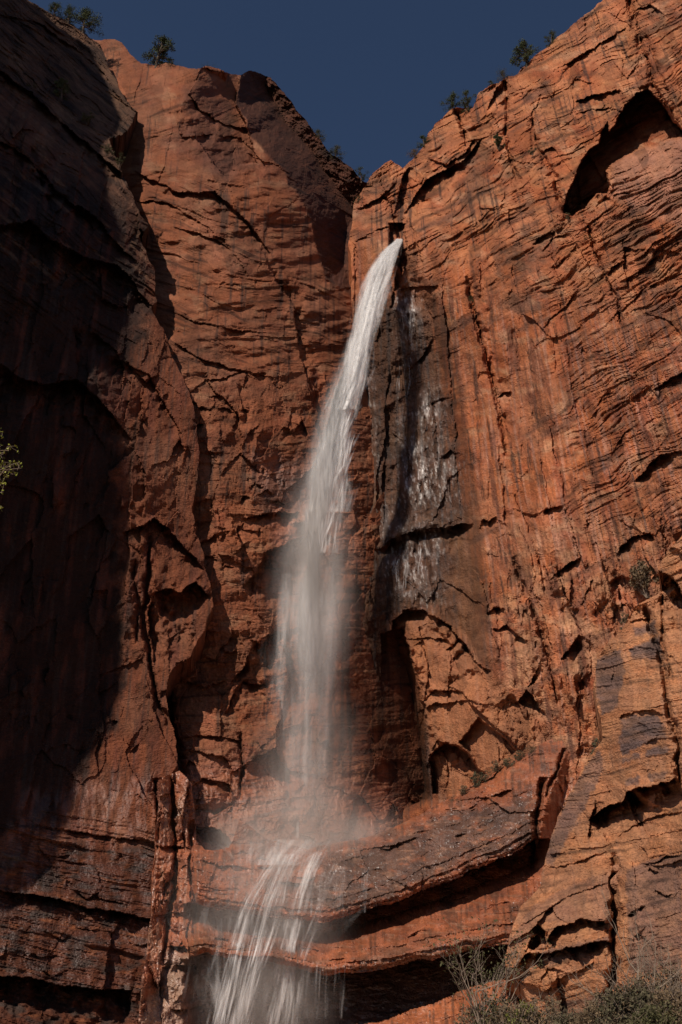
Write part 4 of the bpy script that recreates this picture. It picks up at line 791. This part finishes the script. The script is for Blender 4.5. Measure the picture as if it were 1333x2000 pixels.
def stand(M, px, py, sink=.2):
    p = M.point(px, py); return (p.x, p.y + .3, p.z - sink)
PINES = 'pines on the canyon rim'
def rim(M, px, py, hpx, wpx, label, seed, mat=NEEDLE, kind='pine_tree', cat='pine tree', group=PINES, lean=0, trunk=.25, n=24):
    b = stand(M, px, py + 3, .3); sc_ = math.hypot(b[1], b[2] - CAMZ) / F; k = 1 / math.cos(math.radians(38)) * 1.12; wpx *= 1.12
    return tree(kind, b, hpx * sc_ * k, wpx * sc_, mat, label, cat, group, seed, trunk=trunk, n=n, group_lean=lean)
rim(A, 160, 62, 52, 52, 'broad dark pine on the left rim above the shaded slab', 1, n=30)
rim(A, 132, 46, 34, 34, 'smaller pine just left of the broad pine on the left rim', 2)
rim(A, 104, 28, 32, 26, 'faint pine at the top of the left rim cut by the frame', 3)
rim(B, 304, 130, 62, 48, 'lone rounded pine standing on top of the butte', 4, trunk=.3, n=34)
rim(B, 336, 130, 16, 26, 'low green bush beside the lone pine on the butte', 5, OLIVE, 'rim_bush', 'bush', 'bushes on the canyon rim', trunk=.05)
rim(B, 404, 133, 10, 30, 'low dark scrub at the middle of the butte top', 6, OLIVE, 'rim_bush', 'bush', 'bushes on the canyon rim', trunk=.05)
rim(B, 625, 272, 24, 26, 'upper green bush on the dark right shoulder of the butte', 7, OLIVE, 'rim_bush', 'bush', 'bushes on the canyon rim', trunk=.05)
rim(B, 655, 306, 28, 30, 'lower green bush on the dark right shoulder of the butte', 8, OLIVE, 'rim_bush', 'bush', 'bushes on the canyon rim', trunk=.05)
rim(B, 706, 350, 26, 28, 'small windswept juniper in the notch above the waterfall', 9, NEEDLE, 'juniper', 'juniper', 'junipers along the right rim', trunk=.3, n=14)
rim(C, 884, 214, 34, 32, 'open branched juniper leftmost of the pair on the right rim', 10, kind='juniper', cat='juniper', group='junipers along the right rim')
rim(C, 916, 216, 38, 30, 'denser juniper rightmost of the pair on the right rim', 11, kind='juniper', cat='juniper', group='junipers along the right rim', trunk=.12)
rim(C, 986, 152, 20, 38, 'wide yellowish green bush on the pointed block of the right rim', 12, OLIVE, 'rim_bush', 'bush', 'bushes on the canyon rim', trunk=.05)
rim(C, 958, 168, 16, 14, 'tiny dark bush on the sloping rim left of the wide bush', 13, NEEDLE, 'rim_bush', 'bush', 'bushes on the canyon rim', trunk=.05)
rim(C, 1030, 128, 54, 42, 'tall loose pine standing on the right rim', 14, trunk=.15, n=32)
rim(C, 1079, 84, 26, 26, 'round dark pine higher up the right rim', 15, trunk=.08)
rim(C, 830, 284, 28, 24, 'dark bush on the step of the right rim', 16, NEEDLE, 'rim_bush', 'bush', 'bushes on the canyon rim', trunk=.05)
rim(C, 812, 306, 20, 26, 'brownish bush low on the right rim near the notch', 17, DRYG, 'rim_bush', 'bush', 'bushes on the canyon rim', trunk=.05)
rim(C, 702, 392, 16, 16, 'small green bush on the rock shoulder left of the waterfall lip', 18, OLIVE, 'rim_bush', 'bush', 'bushes on the canyon rim', trunk=.05)
rim(A, 118, 190, 46, 30, 'dark juniper growing on the shaded slab of the left cliff', 19, kind='juniper', cat='juniper', group='trees on the left cliff', trunk=.1)

def wallplant(M, px, py, hpx, wpx, mat, label, seed, group, cat='shrub', bare=0, n=16, per=40, out=.5):
    p = M.point(px, py); sc_ = math.hypot(p.y, p.z - CAMZ) / F
    return shrub('shrub', (p.x, p.y - out, p.z), hpx * sc_ * 1.2, wpx * sc_, mat, label, cat, group, seed, bare=bare, n=n, per=per)
wallplant(C, 973, 296, 30, 26, NEEDLE, 'round dark shrub clinging to the cliff beside the long vertical crack', 30, 'shrubs on the right cliff')
wallplant(C, 1040, 306, 16, 18, OLIVE, 'small shrub in the crack above the small dark hole', 31, 'shrubs on the right cliff', n=10)
wallplant(C, 1108, 434, 14, 16, OLIVE, 'tiny shrub at the lower tip of the roofed alcove', 32, 'shrubs on the right cliff', n=10)
wallplant(C, 1146, 474, 10, 14, NEEDLE, 'tiny dark shrub on the diagonal crack under the alcove', 33, 'shrubs on the right cliff', n=9)
wallplant(C, 919, 596, 16, 16, OLIVE, 'small shrub at the top of the long dark fissure', 34, 'shrubs on the right cliff', n=9)
wallplant(C, 1262, 1166, 60, 62, DRYG, 'large pale dry tuft under the leaning block', 35, 'shrubs on the right cliff', bare=.3, n=34)
wallplant(C, 1226, 1240, 36, 34, DRYG, 'brown dry shrub beside the top of the varnished blocks', 36, 'shrubs on the right cliff', bare=.3)
wallplant(C, 1176, 1500, 52, 40, SAGE, 'grey shrub in the gully left of the striped block', 37, 'shrubs on the right cliff', bare=.2)
for i, (x, y, h_, w_, lab) in enumerate([(905, 1556, 20, 30, 'lowest grey shrub on the ledge above the wet slab'), (930, 1540, 28, 30, 'taller grey shrub second up the ledge'), (950, 1528, 22, 34, 'grey shrub on the ledge below the dark hollow'),
        (972, 1512, 24, 30, 'pale grey shrub on the ledge right of the dark hollow'), (994, 1500, 20, 30, 'grey shrub midway up the ledge'), (1016, 1486, 20, 30, 'small grey shrub on the upper ledge'), (1040, 1472, 16, 34, 'highest thin shrub on the ledge near its right end'), (882, 1568, 12, 30, 'flat brown shrub at the left end of the ledge')]):
    wallplant(D, x, y, h_, w_, SAGE if i % 3 else DRYG, lab, 40 + i, 'shrubs along the ledge', n=14, out=-.4)
for i, (x, y, h_, w_, lab) in enumerate([(172, 246, 24, 26, 'yellow green shrub on the shaded ledge below the dark juniper'), (210, 306, 20, 26, 'dim shrub on the shaded diagonal ledge'), (234, 330, 26, 26, 'green shrub at the lower end of the diagonal ledge'), (60, 190, 20, 30, 'dim brown shrub high on the shaded ledge')]):
    wallplant(A, x, y, h_, w_, OLIVE, lab, 60 + i, 'shrubs on the left cliff', n=12)

def floor_at(px, Y): x = (px - CX) / F / (cp + sp * .455) * Y; return (x, Y, ground_z(x, Y) - .05)
GR = 'brush along the foot of the cliff'
for i, (px, Y, h, w, mt, br, lab) in enumerate([(1232, 58, 2.9, 4.2, SAGE, .2, 'dense grey green bush, largest at the bottom right'), (1322, 57, 2.6, 3.6, DRYG, .4, 'brown bush in the bottom right corner'), (1165, 58, 2.0, 3.2, DRYG, .3, 'low tan bush left of the large grey green bush'),
        (1108, 59, 1.7, 2.6, SAGE, .4, 'low grey bush under the rock outcrop'), (1062, 60, 2.4, 2.8, DRYG, .6, 'twiggy brown bush under the tip of the outcrop'), (1022, 60, 3.4, 2.4, FRESH, .6, 'yellow green sapling bush under the tip of the outcrop'), (975, 61, 2.6, 2.8, OLIVE, .7, 'thin olive bush beside the bare sapling'), (1280, 56, 2.0, 3.0, OLIVE, .2, 'short olive bush between the two bottom right bushes'), (1200, 59, 3.0, 3.0, DRYG, .8, 'thin straw coloured brush behind the low tan bush'), (1300, 60, 3.8, 3.6, DRYG, .8, 'tall straw coloured brush behind the bottom right bushes'), (925, 62, 2.2, 2.4, DRYG, .8, 'straw coloured brush left of the bare sapling'), (1000, 60, 2.2, 3.0, DRYG, .7, 'brown brush between the bare sapling and the outcrop tip')]):
    shrub('bush', floor_at(px, Y), h * (.7 if mt is FRESH else 1.05) + .5, w * 1.05, mt, lab, 'bush', GR, 80 + i, bare=br, n=70, per=60 if br < .5 else 22, size=.04)
for i, (px, Y, h, mt, sprd, lab) in enumerate([(948, 61, 6.2, OLIVE, .35, 'tall bare sapling in front of the dark overhang'), (1246, 60, 6.6, None, .5, 'tallest leafless grey shrub in front of the outcrop'), (1312, 59, 6.0, None, .5, 'leafless grey shrub at the right edge of the picture'), (1180, 61, 3.6, None, .6, 'short leafless shrub at the foot of the outcrop'), (1290, 60, 5.0, DRYG, .6, 'brown twiggy shrub between the leafless shrubs')]):
    bare_shrub('leafless_shrub', floor_at(px, Y), h, lab, 'shrub', 'leafless shrubs at the foot of the cliff', 120 + i, mt, sprd, 8)

# tree just outside the left edge, its leafing twigs reach into the picture
e = empty('cottonwood_tree', (-6.9, 14, 0), 'young cottonwood whose yellow green twigs enter at the left edge', 'tree'); rs = np.random.RandomState(5); T = Tubes(); tips = []
T.add([(0, 0, -.2), (.1, 0, 3), (-.1, .1, 6), (.1, 0, 9), (.0, 0, 12.5)], .16, .03, 8)
def twig(p, q, r, lvl):
    p = np.array(p, float); q = np.array(q, float); m = (p + q) / 2 + rs.randn(3) * .05; T.add([p, m, q], r, r * .5, 5); tips.append(q); tips.append(m)
    if lvl:
        for k in range(4):
            o = p + (q - p) * rs.uniform(.35, 1); twig(o, o + (q - p) * rs.uniform(.08, .18) + rs.randn(3) * .05 + [0, 0, .03], r * .5, lvl - 1)
ends = [at(8, 884, 14.), at(-4, 915, 14.), at(2, 935, 14.1), at(-6, 960, 14.), at(4, 990, 14.), at(-8, 1004, 14.2), at(-30, 850, 14.), at(-60, 930, 14.), at(-90, 1050, 14.3), at(-60, 780, 14.3), at(-160, 700, 13.6), at(-150, 1150, 14.5), at(-260, 800, 13.8)]
for k, q in enumerate(ends):
    q = np.array([float(t) for t in q]) - [-6.9, 14, 0]; z0 = q[2] - .9 - .2 * (k % 3); twig((0, 0, z0), q, .018, 2)
T.build('trunk', TWIG, e)
leaves('foliage', tips, [.05] * len(tips), 3, .020, plain('spring_leaves', (0.26, 0.27, 0.035), 0.6, .3), e, rs)

# ================================================================ WEDGED STONES on the outcrop
def stone(px, py, wpx, hpx, label, seed, out=.3):
    import bmesh
    p = E.point(px, py); m_ = mpp(px, py, p.y); rs = np.random.RandomState(seed)
    bm = bmesh.new(); bmesh.ops.create_icosphere(bm, subdivisions=4, radius=1.0)
    co = np.array([v.co[:] for v in bm.verts]); P3 = rs.randn(14, 3); P3 /= np.linalg.norm(P3, axis=1)[:, None]
    k = np.minimum.reduce([rs.uniform(.72, .95) / np.maximum(co @ n_, .05) for n_ in P3] + [np.full(len(co), 1.0)])
    k = k * (1 + .05 * perlin(co[:, 0] * 4 + co[:, 1], co[:, 2] * 5, seed) - .03 * (np.abs(((co[:, 2] * 5) % 1) - .5) < .12))
    co = co * k[:, None] * [wpx * .5 * m_, wpx * .45 * m_, hpx * .5 * m_]
    for v, c in zip(bm.verts, co): v.co = c
    me = bpy.data.meshes.new('wedged_boulder'); bm.to_mesh(me); bm.free(); me.materials.append(ROCK)
    n = len(me.vertices); c4 = np.ones((n, 4), np.float32); c4[:, :3] = (0.44, 0.21, 0.12)
    a = me.attributes.new('tint', 'FLOAT_COLOR', 'POINT'); a.data.foreach_set('color', c4.ravel())
    o = bpy.data.objects.new('wedged_boulder', me); COL.objects.link(o); o.location = (p.x, p.y - out, p.z)
    o['label'] = label; o['category'] = 'boulder'; o['group'] = 'stones wedged in the outcrop crack'
stone(1204, 1726, 30, 36, 'rounded stone wedged in the vertical crack of the outcrop', 1)
stone(1206, 1700, 26, 20, 'small flat stone resting on the rounded wedged stone', 2)
